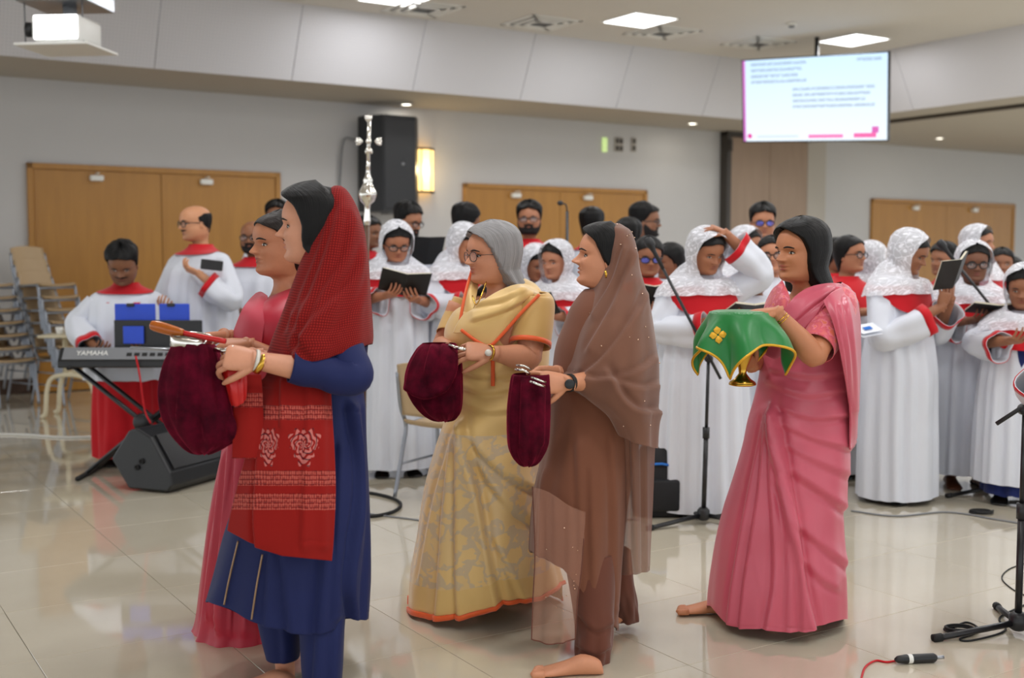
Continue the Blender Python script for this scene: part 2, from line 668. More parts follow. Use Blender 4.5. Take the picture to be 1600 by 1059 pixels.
vent(661, 13, 'square ceiling air vent nearest the projector side')
vent(846, 35, 'square ceiling air vent in the middle above the grey-haired woman')
vent(1035, 50, 'square ceiling air vent just behind the left light panel')
vent(1185, 67, 'square ceiling air vent above the left corner of the screen')
p = gnd(1237, 36, ZC)
r = thing('smoke_detector', 'small round white smoke detector on the ceiling above the screen', 'detector', p)
m = MB(); m.lathe([(.055, 0), (.055, -.02), (.045, -.03)], 20); m.build('base', 'white_plastic', r)
m = MB(); m.lathe([(.035, -.03), (.03, -.05), (0.001, -.055)], 20); m.build('sensor', 'grey_plastic', r)


def downlight(px, py, lab):
    p = gnd(px, py, ZS)
    r = thing('downlight', lab, 'light', p, 0, 'round recessed downlights')
    m = MB(); m.lathe([(.075, 0.0), (.075, -.008), (.06, -.008), (.056, 0.0)], 24); m.build('ring', 'white_plastic', r)
    m = MB(); m.lathe([(.057, -.003), (.03, -.0035), (.0005, -.004)], 24); m.build('bulb', 'downlight_glow', r)
    lamp('downlight_lamp', 'AREA', (0, 0, -.02), 1.6, .1, r, (1, .92, .78))


downlight(635, 163, 'round warm downlight in the soffit above the wall speaker')
downlight(1082, 193, 'round warm downlight in the soffit left of the hanging screen')
downlight(1468, 216, 'round white downlight in the soffit right of the hanging screen')
# ------------------------------------------------------------------ people: shared materials
t = NT('skin')
a = t.n('VertexColor', layer_name='Col')
v = t.coord('Object')
nz = t.noise(v, 45, 4, .6)
hs = t.n('HueSaturation', ins={'Color': a.outputs[0], 'Value': t.math('MULTIPLY_ADD', nz, .16, .92)})
t.p('Base Color', hs.outputs[0])
t.p('Roughness', .48); t.p('Specular IOR Level', .38)
t.bump(t.noise(v, 320, 2), .12, .002)
MATS['skin'] = t.m


def hairmat(name, a, b, rough=.42):
    t = NT(name)
    v = t.coord('UV', (160, 5, 1))
    n = t.noise(v, 1.0, 4, .6)
    t.p('Base Color', t.mix(n, a, b)); t.p('Roughness', rough); t.p('Specular IOR Level', .22)
    t.bump(n, .6, .005)
    MATS[name] = t.m


hairmat('hair_black', C(5, 5, 5), C(17, 15, 15), .5)
hairmat('hair_grey', C(92, 91, 94), C(176, 174, 174), .5)
hairmat('hair_dark_brown', C(18, 13, 12), C(44, 34, 30))
M('eye_white', C(205, 200, 195), .25, var=.0)
M('eye_dark', C(22, 13, 9), .12, var=0)
M('brow', C(24, 17, 14), .8, var=.1)
M('beard', C(26, 21, 20), .9, var=.3, vs=90, bump=.8, bs=300)
M('lens', C(150, 160, 175), .05, var=0)
M('frame_black', C(18, 18, 22), .3, var=0)
M('lens_blue', C(70, 90, 200), .08, var=.3, vs=60)

t = NT('spectacle_glass')
t.p('Base Color', (.9, .93, 1, 1)); t.p('Roughness', .03); t.p('Specular IOR Level', .9)
t.seethrough(.10); MATS['spectacle_glass'] = t.m
t = NT('spectacle_glass_blue')
t.p('Base Color', C(95, 115, 235)); t.p('Roughness', .03); t.p('Specular IOR Level', 1.0); t.p('Metallic', .3)
t.seethrough(.62); MATS['spectacle_glass_blue'] = t.m


def cloth(name, col, rough=.8, weave=900., bump=.12, sheen=.2, var=.05, alpha=None, spec=.2):
    t = NT(name)
    uv = t.coord('UV')
    v = t.coord('Object')
    n = t.noise(v, 7, 4)
    t.p('Base Color', t.mix(n, dk(col, 1 - var), dk(col, 1 + var)))
    t.p('Roughness', rough); t.p('Sheen Weight', sheen); t.p('Specular IOR Level', spec)
    t.bump(t.noise(t.coord('UV', (weave, weave * .5, 1)), 1.0, 2), bump, .002)
    if alpha is not None: t.seethrough(alpha)
    MATS[name] = t.m
    return t


cloth('robe_white', C(214, 218, 228), .85, 700, .1, .1, .02)
cloth('robe_red', C(196, 22, 34), .75, 700, .1, .2, .06)
cloth('navy_cloth', C(28, 40, 96), .8)
cloth('dark_cloth', C(22, 22, 26), .85)
M('shoe_black', C(17, 16, 16), .4)
M('shoe_brown', C(92, 52, 30), .45)

# white lace: flower blobs over a fine net
t = NT('lace')
uv = t.coord('UV')
ns = t.n('TexNoise', ins={'Vector': uv, 'Scale': 20.0, 'Detail': 2.0})
wv = t.n('VectorMath', operation='MULTIPLY_ADD', ins={0: ns.outputs['Color'], 1: (.03, .03, 0), 2: uv})
vo = t.n('TexVoronoi', feature='SMOOTH_F1', ins={'Vector': wv.outputs[0], 'Scale': 24.0, 'Smoothness': .2})
vr = t.n('TexVoronoi', feature='DISTANCE_TO_EDGE', ins={'Vector': wv.outputs[0], 'Scale': 24.0})
blob = t.ramp(vo.outputs['Distance'], [(.28, (1, 1, 1)), (.40, (.0, .0, .0))])
rim = t.ramp(vr.outputs['Distance'], [(.02, (1, 1, 1)), (.07, (0, 0, 0))])
al = t.math('MAXIMUM', t.math('MAXIMUM', blob, rim), .60)
t.p('Base Color', C(236, 237, 244)); t.p('Roughness', .85)
t.seethrough(t.math('MINIMUM', al, .97))
MATS['lace'] = t.m

# ------------------------------------------------------------------ head and trunk as one grid
TZ = [-3.6, -3.2, -2.7, -2.1, -1.6, -1.02, -.70, -.57, -.46, -.375, -.30, -.22, -.16, -.09, -.03, .03, .10, .2, .35, .5, .65, .8, .88, .94, .98, 1.0]
TWd = [.44, .54, .58, .58, .68, .76, .84, .84, .72, .52, .35, .27, .235, .22, .222, .255, .292, .328, .354, .362, .360, .325, .268, .19, .108, .004]
TF = [-.26, -.30, -.34, -.38, -.46, -.52, -.42, -.33, -.24, -.18, -.15, -.13, -.12, -.12, -.17, -.36, -.405, -.39, -.405, -.40, -.435, -.395, -.335, -.24, -.13, .03]
TB = [.30, .34, .34, .33, .40, .44, .46, .46, .44, .41, .38, .345, .325, .315, .318, .325, .335, .36, .41, .455, .475, .44, .375, .285, .18, .04]
LIP = np.array([.27, .075, .065, 1])


def cols(n, dens=.38):
    f = np.linspace(0, 2 * PI, n, endpoint=False)
    return f - dens * np.sin(f)          # 0 = front (-y), denser at the front


def ringpts(z, th, dw=0.0, male=0.0):
    z = np.asarray(z, float)
    w_ = pch(TZ, TWd, z) + dw
    w_ = w_ * (1 + male * .05 * sst(.0, .15, z) * (1 - sst(.3, .5, z)))
    f = pch(TZ, TF, z) - dw
    b = pch(TZ, TB, z) + dw
    y0 = (f + b) / 2; hd = (b - f) / 2
    s_, c_ = np.sin(th), np.cos(th)
    ex = .9
    x = w_[:, None] * np.sign(s_) * np.abs(s_) ** ex
    y = y0[:, None] - hd[:, None] * np.sign(c_) * np.abs(c_) ** .95
    return np.stack([x, y, np.repeat(z[:, None], len(th), 1)], -1)


def g2(x, z, cx, cz, sx, sz):
    return np.exp(-((x - cx) / sx) ** 2 - ((z - cz) / sz) ** 2)


def face_relief(P, th, nose=1.0, lips=1.0, male=0.0):
    x, z = P[..., 0], P[..., 2]
    fr = sst(.15, .55, np.cos(th))[None, :] * np.ones_like(x)
    d = np.zeros_like(x)
    zz = [.325, .352, .375, .40, .44, .50, .55, .60]
    h = np.interp(z, zz, [0, .045, .115, .125, .09, .045, .012, 0]) * nose
    sg = np.interp(z, [.33, .39, .45, .55], [.075, .062, .05, .055])
    d += h * np.exp(-(x / sg) ** 2)
    d += .038 * nose * (g2(np.abs(x), z, .068, .377, .03, .024))
    d -= .044 * g2(np.abs(x), z, .155, .505, .085, .048)
    d += .016 * g2(np.abs(x), z, .15, .585, .11, .03) * (1 + male)
    d += .026 * g2(np.abs(x), z, .20, .40, .09, .075)
    d += .03 * lips * g2(x, z, 0, .285, .085, .022)
    d += .034 * lips * g2(x, z, 0, .225, .075, .024)
    d -= .020 * g2(x, z, 0, .256, .10, .008)
    d -= .016 * g2(x, z, 0, .175, .08, .022)
    d += .022 * g2(x, z, 0, .095, .09, .05) * (1 + male * .5)
    P = P.copy()
    P[..., 1] -= d * fr
    lip = (g2(x, z, 0, .284, .098, .018) + g2(x, z, 0, .226, .088, .022)) * fr
    lip = np.where(z > .18, lip, 0)
    return P, np.clip(lip * 1.15 - .18, 0, 1)


class Person:
    """local frame: front is -y, feet at z = 0. All shapes are placed with self.T (head units to metres)."""

    def __init__(s, h=1.6, s_=None, yaw=0., pitch=0., roll=0., skin=(150, 98, 68), q=64, male=0.0, off=(0, 0), nose=1.0, lips=1.0, bust=0.0, wide=1.0, lipcol=None):
        s.h = h; s.s = s_ or h * .139; s.male = male; s.q = q; s.skin = np.array(C(*skin)); s.wide = wide
        s.R = rot('z', math.radians(yaw)) @ rot('y', math.radians(roll)) @ rot('x', math.radians(pitch))
        s.piv = np.array([0, .10, -.06]); s.off = np.array([off[0], off[1], 0.0])
        s.nose = nose; s.lips = lips; s.bust = bust; s.lipcol = lipcol
        s.parts = []

    def T(s, P, rigid=False):
        P = np.asarray(P, float)
        w_ = np.ones(P.shape[:-1]) if rigid else sst(-.30, .02, P[..., 2])
        Q = (P - s.piv) @ s.R.T + s.piv
        lean = sst(-.9, -.1, P[..., 2])[..., None] * s.off / s.s
        B = P * np.array([s.wide, 1, 1]) if s.wide != 1 and not rigid else P
        B = np.where((P[..., 2] < -.35)[..., None], B, P) if s.wide != 1 and not rigid else P
        L = P * (1 - w_[..., None]) + Q * w_[..., None]
        if s.wide != 1 and not rigid:
            L = L + (B - P) * sst(-.3, -.7, P[..., 2])[..., None]
        return np.array([0, 0, s.h - s.s]) + s.s * (L + lean)

    def trunk(s, mb):
        n = s.q
        th = cols(n)
        zs = np.concatenate([np.linspace(-3.6, -.7, 14), np.linspace(-.62, -.08, 12), np.linspace(-.05, .32, int(n * .36)),
                             np.linspace(.335, .62, int(n * .28)), np.linspace(.64, .9, 12), [.93, .955, .975, .99, 1.0]])
        P = ringpts(zs, th, 0, s.male)
        P, lip = face_relief(P, th, s.nose, s.lips, s.male)
        if s.bust:
            x, z = P[..., 0], P[..., 2]
            P[..., 1] -= s.bust * g2(np.abs(x), z, .33, -1.35, .28, .3) * sst(0, .5, np.cos(th))[None]
        lc = LIP if s.lipcol is None else np.array(C(*s.lipcol))
        col = s.skin * (1 - lip[..., None]) + lc * lip[..., None]
        if s.male:   # shaved shadow is part of the skin colour
            sh = g2(np.abs(P[..., 0]), P[..., 2], .12, .14, .2, .14) * sst(0, .4, np.cos(th))[None] * .25 * s.male
            col = col * (1 - sh[..., None]); col[..., 3] = 1
        s.face = P
        mb.grid(s.T(P), True, 0, col=col, cap0=True, cap1=True)
        return mb

    def ears(s, mb):
        for sg in (-1, 1):
            R = s.R @ rot('z', sg * .35)
            c = s.T(np.array([sg * .362, .045, .44]), True)
            mb.ball(c, (s.s * .035, s.s * .075, s.s * .125), 8, 0, R=R, col=s.skin * .96)
        return mb

    def fy(s, x, z):
        """front surface y of the face at (x, z) in head units"""
        P = s.face
        n = P.shape[1]
        sel = [j for j in range(n) if math.cos(cols(n)[j]) > .1]
        Q = P[:, sel].reshape(-1, 3)
        d = (Q[:, 0] - x) ** 2 + (Q[:, 2] - z) ** 2
        k = np.argsort(d)[:4]
        w_ = 1 / (d[k] + 1e-6)
        return float((Q[k, 1] * w_).sum() / w_.sum())

    def features(s, root, origin=None, eyes=True, closed=False, brow='brow', browk=1.0):
        for sg in (-1, 1):
            if eyes:
                ex, ez = sg * .155, .503
                y = s.fy(ex, ez)
                tilt = rot('z', sg * .42)
                m = MB()
                m.ball(s.T(np.array([ex, y + .012, ez]), True), np.array([.068, .034, .012 if closed else .028]) * s.s, 8, 0, R=s.R @ tilt)
                if not closed:
                    m.ball(s.T(np.array([ex, y + .002, ez - .001]), True), np.array([.028, .030, .027]) * s.s, 8, 1, R=s.R @ tilt)
                a = np.linspace(-1, 1, 9)
                L = np.stack([ex + sg * .008 + .068 * a, y - .014 + .03 * (a * sg) ** 2 * (a * sg > 0) + .012 * (a * sg < 0) * a * a, ez + .026 * (1 - a ** 2) - .004], -1)
                m.tube(s.T(L, True), s.s * (.011 - .005 * np.abs(a)), 5, 1)
                m.build('eye', ['eye_white', 'eye_dark'], root, origin)
            a = np.linspace(-1, 1, 9)
            L = []
            for k in a:
                bx = sg * (.155 + .085 * k); bz = .592 + .016 * (1 - k * k) - .012 * (k > 0) * k
                L.append((bx, s.fy(bx, bz) - .004, bz))
            m = MB(); m.tube(s.T(np.array(L), True), s.s * .015 * browk * (1 - .55 * np.abs(a) ** 2), 6, 0)
            m.build('eyebrow', brow, root, origin)

    # -------- hair: rows of (z, extra thickness, opening half angle)
    def shell(s, rows, n=56, k=40, taper=True, table=None, noise=0.0, seed=1, wave=None, frontk=.45, topk=.9, jag=.0, backk=1.0):
        """rows: (z, dw, open, w?, f?, b?) explicit section overrides the head table"""
        R = np.array([[*r, *([np.nan] * (6 - len(r)))] for r in rows], float)
        z0, z1 = R[0, 0], R[-1, 0]
        # resample along the row index
        t_ = np.linspace(0, len(R) - 1, k)
        zi = np.interp(t_, range(len(R)), R[:, 0])
        cz = cr(R[:, :3], k)
        z = cz[:, 0]; dw = cz[:, 1]; op = np.clip(cz[:, 2], -.2, PI - .05)
        u = np.linspace(0, 1, n)
        if jag:
            rj = np.random.RandomState(seed + 3)
            op = op + jag * sst(.1, .5, op) * (rj.rand(k) - .5)
        th = op[:, None] + (2 * PI - 2 * op[:, None]) * u[None]
        zz = np.clip(z, -3.5, 1.0)
        w_ = pch(TZ, TWd, zz); f = pch(TZ, TF, zz); b = pch(TZ, TB, zz)
        for col, arr in ((3, 'w'), (4, 'f'), (5, 'b')):
            ok = ~np.isnan(R[:, col])
            if ok.any():
                base = {'w': TWd, 'f': TF, 'b': TB}[arr]
                full = np.where(ok, np.nan_to_num(R[:, col]), pch(TZ, base, np.clip(R[:, 0], -3.5, 1)))
                val = np.interp(t_, range(len(R)), full)
                if arr == 'w': w_ = val
                elif arr == 'f': f = val
                else: b = val
        y0 = (f + b) / 2; hd = (b - f) / 2
        x = w_[:, None] * np.sign(np.sin(th)) * np.abs(np.sin(th)) ** .9
        y = y0[:, None] - hd[:, None] * np.cos(th)
        P = np.stack([x, y, np.repeat(zz[:, None] if z.max() > .9 else z[:, None], n, 1)], -1)
        grow = (dw / .36)[:, None] * np.ones_like(x)
        grow = grow * (1 - (1 - frontk) * sst(.2, .9, np.cos(th)) * sst(.3, .6, z)[:, None])
        grow = grow * (1 - (1 - backk) * sst(.1, .8, -np.cos(th)))
        cy = np.where(z > .3, .03, y0)[:, None]
        P[..., 0] *= 1 + grow
        P[..., 1] = cy + (P[..., 1] - cy) * (1 + grow * .9)
        P[..., 2] += np.clip(P[..., 2] - .5, 0, 1) * grow * topk
        if noise:
            r2 = np.random.RandomState(seed)
            acc = np.zeros((k, n))
            for q_ in range(5):
                kf = r2.randint(4, 14)
                acc += np.sin(kf * th * 1.0 + r2.rand() * 6 + z[:, None] * r2.uniform(-2.5, 2.5)) / 5
            amp = noise * (1 if wave is None else np.interp(z, *wave))
            amp = np.broadcast_to(np.asarray(amp), (k,))[:, None]
            cen = np.stack([np.zeros(k), y0, z], -1)[:, None]
            dirn = P - cen; dirn /= np.linalg.norm(dirn, axis=-1, keepdims=True) + 1e-9
            P = P + dirn * (acc * amp)[..., None]
        if taper:   # tuck the free edges in
            e = np.minimum(u, 1 - u)[None] * (2 * PI - 2 * op[:, None])
            tk = (1 - sst(0, .22, e)) * sst(.02, .2, op)[:, None]
            cen = np.stack([np.zeros(k), y0, z], -1)[:, None]
            sc_ = (dw + .03) / np.maximum(w_, .05)
            P = P + (cen - P) * (tk * np.clip(sc_, 0, .5)[:, None])[..., None]
        return P


HAIR_F = [(1.0, .085, 0), (.98, .085, 0), (.95, .085, 0), (.90, .08, .0), (.84, .075, .04), (.78, .07, .50), (.71, .065, .92), (.62, .06, 1.10), (.5, .06, 1.25), (.38, .055, 1.45), (.25, .05, 1.7), (.12, .045, 1.95), (.0, .03, 2.2)]
HAIR_M = [(1.0, .15, 0), (.98, .15, 0), (.95, .15, 0), (.90, .145, .0), (.83, .13, .10), (.78, .11, .70), (.70, .08, 1.04), (.62, .055, 1.18), (.52, .035, 1.34), (.44, .025, 1.60), (.33, .02, 1.9), (.2, .012, 2.2)]
HAIR_BALD = [(.74, .03, 1.75), (.70, .035, 1.55), (.62, .035, 1.36), (.52, .03, 1.4), (.44, .025, 1.62), (.33, .02, 1.9), (.2, .012, 2.2)]
VEIL = [(1.0, .14, 0), (.985, .14, .0), (.965, .14, .12), (.91, .14, .66), (.80, .14, 1.02), (.66, .145, 1.12), (.48, .15, 1.14), (.3, .15, 1.08), (.12, .14, .94), (-.03, .12, .45, .42, -.36, .46), (-.13, .10, .0, .54, -.40, .52), (-.30, .09, -.12, .76, -.45, .56), (-.44, .09, -.12, .90, -.5, .58), (-.62, .10, -.12, .95, -.54, .60)]


def spectacles(pn, root, origin, blue=False, rim=.0045):
    m = MB(); g = MB()
    T = lambda q: pn.T(np.array(q), True)
    yb = pn.fy(.0, .52) - .012
    yb = min(yb, pn.fy(.15, .5) - .045)
    a = np.linspace(0, 2 * PI, 17)
    for sg in (-1, 1):
        L = np.stack([sg * .165 + .12 * np.cos(a), yb + .03 * (np.cos(a) * sg + 1) / 2 * np.ones_like(a), .495 + .085 * np.sign(np.sin(a)) * np.abs(np.sin(a)) ** .8], -1)
        m.tube(pn.T(L, True), rim * .7 if rim else .003, 5, 0)
        c = L.mean(0)
        P = np.stack([np.repeat(c[None], 17, 0), L])
        g.grid(pn.T(P, True), False, 0)
        m.tube([T((sg * .285, yb + .03, .52)), T((sg * .35, yb + .2, .52)), T((sg * .39, .02, .5)), T((sg * .385, .10, .45))], rim * .6, 5, 0)
    m.tube([T((-.05, yb, .52)), T((0, yb - .005, .53)), T((.05, yb, .52))], rim * .7, 5, 0)
    o = m.build('glasses', 'frame_black', root, origin)
    g.build('lens', 'spectacle_glass_blue' if blue else 'spectacle_glass', o)
    return o


def skin_patch(pn, root, origin, name, mat, zlo, zhi, fn, off=.012):
    """a beard or moustache: the face surface raised a little where fn(x, z, th) > 0"""
    n = 60
    th = np.linspace(-1.75, 1.75, n)
    zs = np.linspace(zlo, zhi, 26)
    P = ringpts(zs, th, 0, pn.male)
    P, _ = face_relief(P, th, pn.nose, pn.lips, pn.male)
    k = fn(P[..., 0], P[..., 2], th[None] * np.ones_like(P[..., 0]))
    c = np.array([0, .05, 0])
    dirn = P * np.array([1, 1, 0]) - c * np.array([1, 1, 0])
    dirn /= np.linalg.norm(dirn, axis=-1, keepdims=True)
    P = P + dirn * (np.clip(k, -1, 1) * off)[..., None]
    m = MB(); m.grid(pn.T(P, False), False, 0)
    return m.build(name, mat, root, origin)


def beard_fn(x, z, th):
    jaw = .05 + .55 * np.clip(np.abs(th) - .35, 0, 2) ** 1.1
    up = np.interp(np.abs(th), [0, .25, .5, 1.0, 1.4, 1.7], [.33, .33, .24, .27, .42, .5])
    mouth = g2(x, z, 0, .25, .09, .035)
    k = sst(0, .04, up - z) * 1.6 - .4 - 2.2 * mouth
    return np.where(np.abs(th) > 1.6, -1, k)


def mous_fn(x, z, th):
    return 1.9 * g2(x, z, 0, .318 - 0.0, .16, .022) * (np.abs(x) < .2) - .5


# ------------------------------------------------------------------ hands, arms, legs
def frame3(d, n):
    d = np.asarray(d, float); d /= np.linalg.norm(d)
    n = np.asarray(n, float); n = n - d * n.dot(d); n /= np.linalg.norm(n)
    return d, n, np.cross(d, n)


def hand(mb, wr, d, n, side, k=1.0, curl=(.35, .45, .3), thumb=(.5, .35), spread=.10, col=None, q=8, wrist_r=.027):
    """wr wrist, d towards the fingers, n out of the palm, side +1/-1: thumb on +/- (d x n)"""
    d, n, b = frame3(d, n)
    b = b * side
    wr = np.asarray(wr, float)
    L = .088 * k
    rows = []
    a = np.linspace(0, 2 * PI, 14, endpoint=False)
    for t_, hw, ht in ((-.30, wrist_r, wrist_r * .86), (0, .028 * k, .020 * k), (.25, .034 * k, .018 * k), (.6, .041 * k, .0165 * k), (.92, .042 * k, .0135 * k), (1.06, .036 * k, .009 * k)):
        c = wr + d * L * t_
        sx = np.sign(np.cos(a)) * np.abs(np.cos(a)) ** .75
        sy = np.sign(np.sin(a)) * np.abs(np.sin(a)) ** .85
        rows.append(c + hw * sx[:, None] * b + ht * sy[:, None] * n)
    mb.grid(cr(np.array(rows), 12), True, 0, cap0=True, cap1=True, col=col)
    lens = ((.040, .024, .021), (.045, .028, .022), (.042, .026, .022), (.033, .020, .019))
    for i in range(4):
        off = (.030 - .0205 * i) * k
        base = wr + d * L * (.92 - .05 * abs(i - 1.2)) + b * off
        ang0 = spread * (1.2 - i)
        dd = d * math.cos(ang0) + b * math.sin(ang0)
        pts = [base - dd * .012 * k, base]
        cum = 0
        cu = curl[i] if isinstance(curl[0], (list, tuple)) else curl
        for j in range(3):
            cum += cu[j] * (1 + .08 * i)
            dirn = dd * math.cos(cum) + n * math.sin(cum)
            pts.append(pts[-1] + dirn * lens[i][j] * k)
        rr = np.array([.0088, .0092, .0085, .0078, .0060]) * k * (1 - .05 * (i == 3) * 2)
        P = cr(np.array(pts), 13); rr = cr(rr[:, None], 13)[:, 0]
        e = P[-1] + (P[-1] - P[-2]) * .7
        P = np.vstack([P, e]); rr = np.append(rr, rr[-1] * .45)
        mb.tube(P, rr, q, 0, col=col)
    tb = wr + d * L * .22 + b * .026 * k + n * .006 * k
    pts = [tb - b * .014 * k - d * .01 * k, tb]
    a0 = thumb[0]
    dirn = d * math.cos(a0) * .85 + b * math.sin(a0) + n * .35
    dirn /= np.linalg.norm(dirn)
    pts.append(pts[-1] + dirn * .040 * k)
    dirn2 = dirn + d * .35 + n * thumb[1] - b * thumb[1] * .6; dirn2 /= np.linalg.norm(dirn2)
    pts.append(pts[-1] + dirn2 * .030 * k)
    dirn3 = dirn2 + d * .15 + n * thumb[1] * .6; dirn3 /= np.linalg.norm(dirn3)
    pts.append(pts[-1] + dirn3 * .024 * k)
    rr = np.array([.013, .0135, .0105, .0095, .0065]) * k
    P = cr(np.array(pts), 13); rr = cr(rr[:, None], 13)[:, 0]
    P = np.vstack([P, P[-1] + (P[-1] - P[-2]) * .7]); rr = np.append(rr, rr[-1] * .45)
    mb.tube(P, rr, q, 0, col=col)


def arm(mb, sh, el, wr, k=1.0, col=None, n=12, fat=1.0):
    sh, el, wr = [np.asarray(a_, float) for a_ in (sh, el, wr)]
    pts = [sh, sh * .6 + el * .4, sh * .15 + el * .85, el, el * .75 + wr * .25, el * .3 + wr * .7, wr, wr + (wr - el) * .06]
    rr = np.array([.055, .047, .041, .040, .042, .033, .026, .025]) * k
    rr[:5] *= fat
    mb.tube(cr(np.array(pts), 22), cr(rr[:, None], 22)[:, 0], n, 0, col=col)


def foot(mb, heel, d, L=.235, col=None, up=(0, 0, 1.0), toes=True, mi=0, wide=1.0):
    """heel on the ground, d towards the toes (may tilt for a lifted heel)"""
    d, u, b = frame3(d, up)
    heel = np.asarray(heel, float)
    a = np.linspace(0, 2 * PI, 14, endpoint=False)
    rows = []
    for t_, w_, h_ in ((-.02, .012, .02), (.02, .028, .045), (.15, .033, .062), (.32, .034, .068), (.5, .037, .05), (.68, .044, .034), (.82, .045, .024), (.93, .040, .018), (.98, .03, .012)):
        c = heel + d * L * t_ + u * h_ / 2
        sx = np.sign(np.cos(a)) * np.abs(np.cos(a)) ** .8
        rows.append(c + w_ * wide * sx[:, None] * b + (h_ / 2) * np.sin(a)[:, None] * u)
    mb.grid(cr(np.array(rows), 20), True, mi, cap0=True, cap1=True, col=col)
    if toes:
        for i in range(5):
            o_ = -.033 + .0165 * i
            c0 = heel + d * L * .86 + b * o_ + u * .012
            ln = (.040, .042, .036, .031, .026)[i]
            mb.tube([c0, c0 + d * ln * .7, c0 + d * ln - u * .002, c0 + d * (ln + .006) - u * .003], [.011, .0105, .009, .004] if i else [.013, .0135, .012, .005], 8, mi, col=col)


def leg(mb, hip, knee, ank, k=1.0, col=None, n=12):
    hip, knee, ank = [np.asarray(a_, float) for a_ in (hip, knee, ank)]
    pts = [hip, hip * .5 + knee * .5, knee, knee * .7 + ank * .3, knee * .25 + ank * .75, ank, ank + (ank - knee) * .05]
    rr = np.array([.085, .072, .052, .054, .037, .032, .034]) * k
    mb.tube(cr(np.array(pts), 18), cr(rr[:, None], 18)[:, 0], n, 0, col=col)


TMPC = bpy.data.collections.new('union_tmp')


def weld_body(mbs, root, origin=None, skincol=None):
    """union of the closed pieces into one continuous skin"""
    base = mbs[0].build('body', 'skin', None, origin)
    ops = []
    for m_ in mbs[1:]:
        off = np.cumsum([0] + [len(v) for v in m_.v])
        fl = np.array([f[0] for f in m_.f])
        for i in range(len(m_.v)):
            one = MB()
            F = [tuple(k - off[i] for k in m_.f[q]) for q in np.nonzero((fl >= off[i]) & (fl < off[i + 1]))[0]]
            one.add(m_.v[i], F, 0, col=m_.c[i])
            o = one.build('piece', 'skin', None, origin)
            bm = bmesh.new(); bm.from_mesh(o.data); bmesh.ops.recalc_face_normals(bm, faces=bm.faces); bm.to_mesh(o.data); bm.free()
            COL.objects.unlink(o); TMPC.objects.link(o); ops.append(o)
    if not ops:
        base.parent = root
        return base
    if TMPC.name not in COL.children: COL.children.link(TMPC)
    md = base.modifiers.new('u', 'BOOLEAN')
    md.operation = 'UNION'; md.operand_type = 'COLLECTION'; md.collection = TMPC; md.solver = 'MANIFOLD'
    dg = bpy.context.evaluated_depsgraph_get(); dg.update()
    ev = base.evaluated_get(dg)
    me = bpy.data.meshes.new_from_object(ev, preserve_all_data_layers=True, depsgraph=dg)
    base.modifiers.clear()
    if len(me.polygons) > 50:
        base.data = me
        me.polygons.foreach_set('use_smooth', np.ones(len(me.polygons), bool))
        while len(me.materials) > 1: me.materials.pop()
        ca = me.color_attributes.get('Col')
        if ca and skincol is not None:
            q_ = np.empty(len(ca.data) * 4, np.float32); ca.data.foreach_get('color', q_); q_ = q_.reshape(-1, 4)
            bad = (q_[:, :3].max(1) < .004) | (q_[:, :3].min(1) > .42)
            q_[bad] = skincol
            ca.data.foreach_set('color', q_.ravel())
    else: print('WELD FAILED', len(me.polygons))
    for o in ops: bpy.data.objects.remove(o)
    COL.children.unlink(TMPC)
    base.parent = root
    return base
# ------------------------------------------------------------------ books
M('book_cover', C(17, 17, 19), .5, var=.15, vs=30, bump=.15, bs=250)
t = NT('paper_pages')
ln = t.noise(t.coord('Object', (1, 1, 260)), 2, 2)
t.p('Base Color', t.mix(ln, C(205, 196, 170), C(236, 230, 210))); t.p('Roughness', .8)
MATS['paper_pages'] = t.m
t = NT('printed_page')
uvn = t.n('SeparateXYZ', ins={0: t.coord('UV')})
line = t.math('GREATER_THAN', t.math('SINE', t.math('MULTIPLY', uvn.outputs[1], 620.)), .1)
gap = t.math('GREATER_THAN', t.noise(t.coord('UV', (220, 98, 1)), 1.0, 1), .47)
t.p('Base Color', t.mix(t.math('MULTIPLY', t.math('MULTIPLY', line, gap), .5), C(238, 236, 228), C(60, 60, 70))); t.p('Roughness', .8)
MATS['printed_page'] = t.m


def open_book(p, rz, tilt, label, wd=.13, ht=.19, fold=.25, roll=0.0, cover='book_cover', group='hymn books held by the choir'):
    """p: middle of the spine (world); the book faces its reader; tilt lifts the far edge; fold bends the halves"""
    r = thing('hymn_book', label, 'book', p, rz, group)
    ex = np.array([1.0, 0, 0]); ey = np.array([0, -math.cos(tilt), math.sin(tilt)]); ez = np.cross(ey, ex) * -1
    ez = np.array([0, math.sin(tilt), math.cos(tilt)])
    Rr = rot('y', roll)
    c = MB(); g = MB(); f = MB()
    for sg in (-1, 1):
        dx = ex * sg * math.cos(fold) + ez * math.sin(fold)
        nz = -ex * sg * math.sin(fold) + ez * math.cos(fold)
        def pan(mb, x0, x1, y0, y1, z0, z1):
            Q = []
            for z in (z0, z1):
                for x, y in ((x0, y0), (x1, y0), (x1, y1), (x0, y1)):
                    Q.append((dx * x + ey * y + nz * z) @ Rr.T)
            uv = [(x0, y0), (x1, y0), (x1, y1), (x0, y1)] * 2
            mb.add(Q, [(0, 3, 2, 1), (4, 5, 6, 7), (0, 1, 5, 4), (1, 2, 6, 5), (2, 3, 7, 6), (3, 0, 4, 7)], 0, uv)
        pan(c, 0, wd, -ht / 2, ht / 2, -.003, .0)
        pan(g, 0.002, wd - .005, -ht / 2 + .005, ht / 2 - .005, .0005, .011)
        pan(f, 0.004, wd - .006, -ht / 2 + .006, ht / 2 - .006, .0112, .0122)
    c.build('cover', cover, r, smooth=False); g.build('page_block', 'paper_pages', r, smooth=False)
    f.build('open_page', 'printed_page', r, smooth=False)
    return r


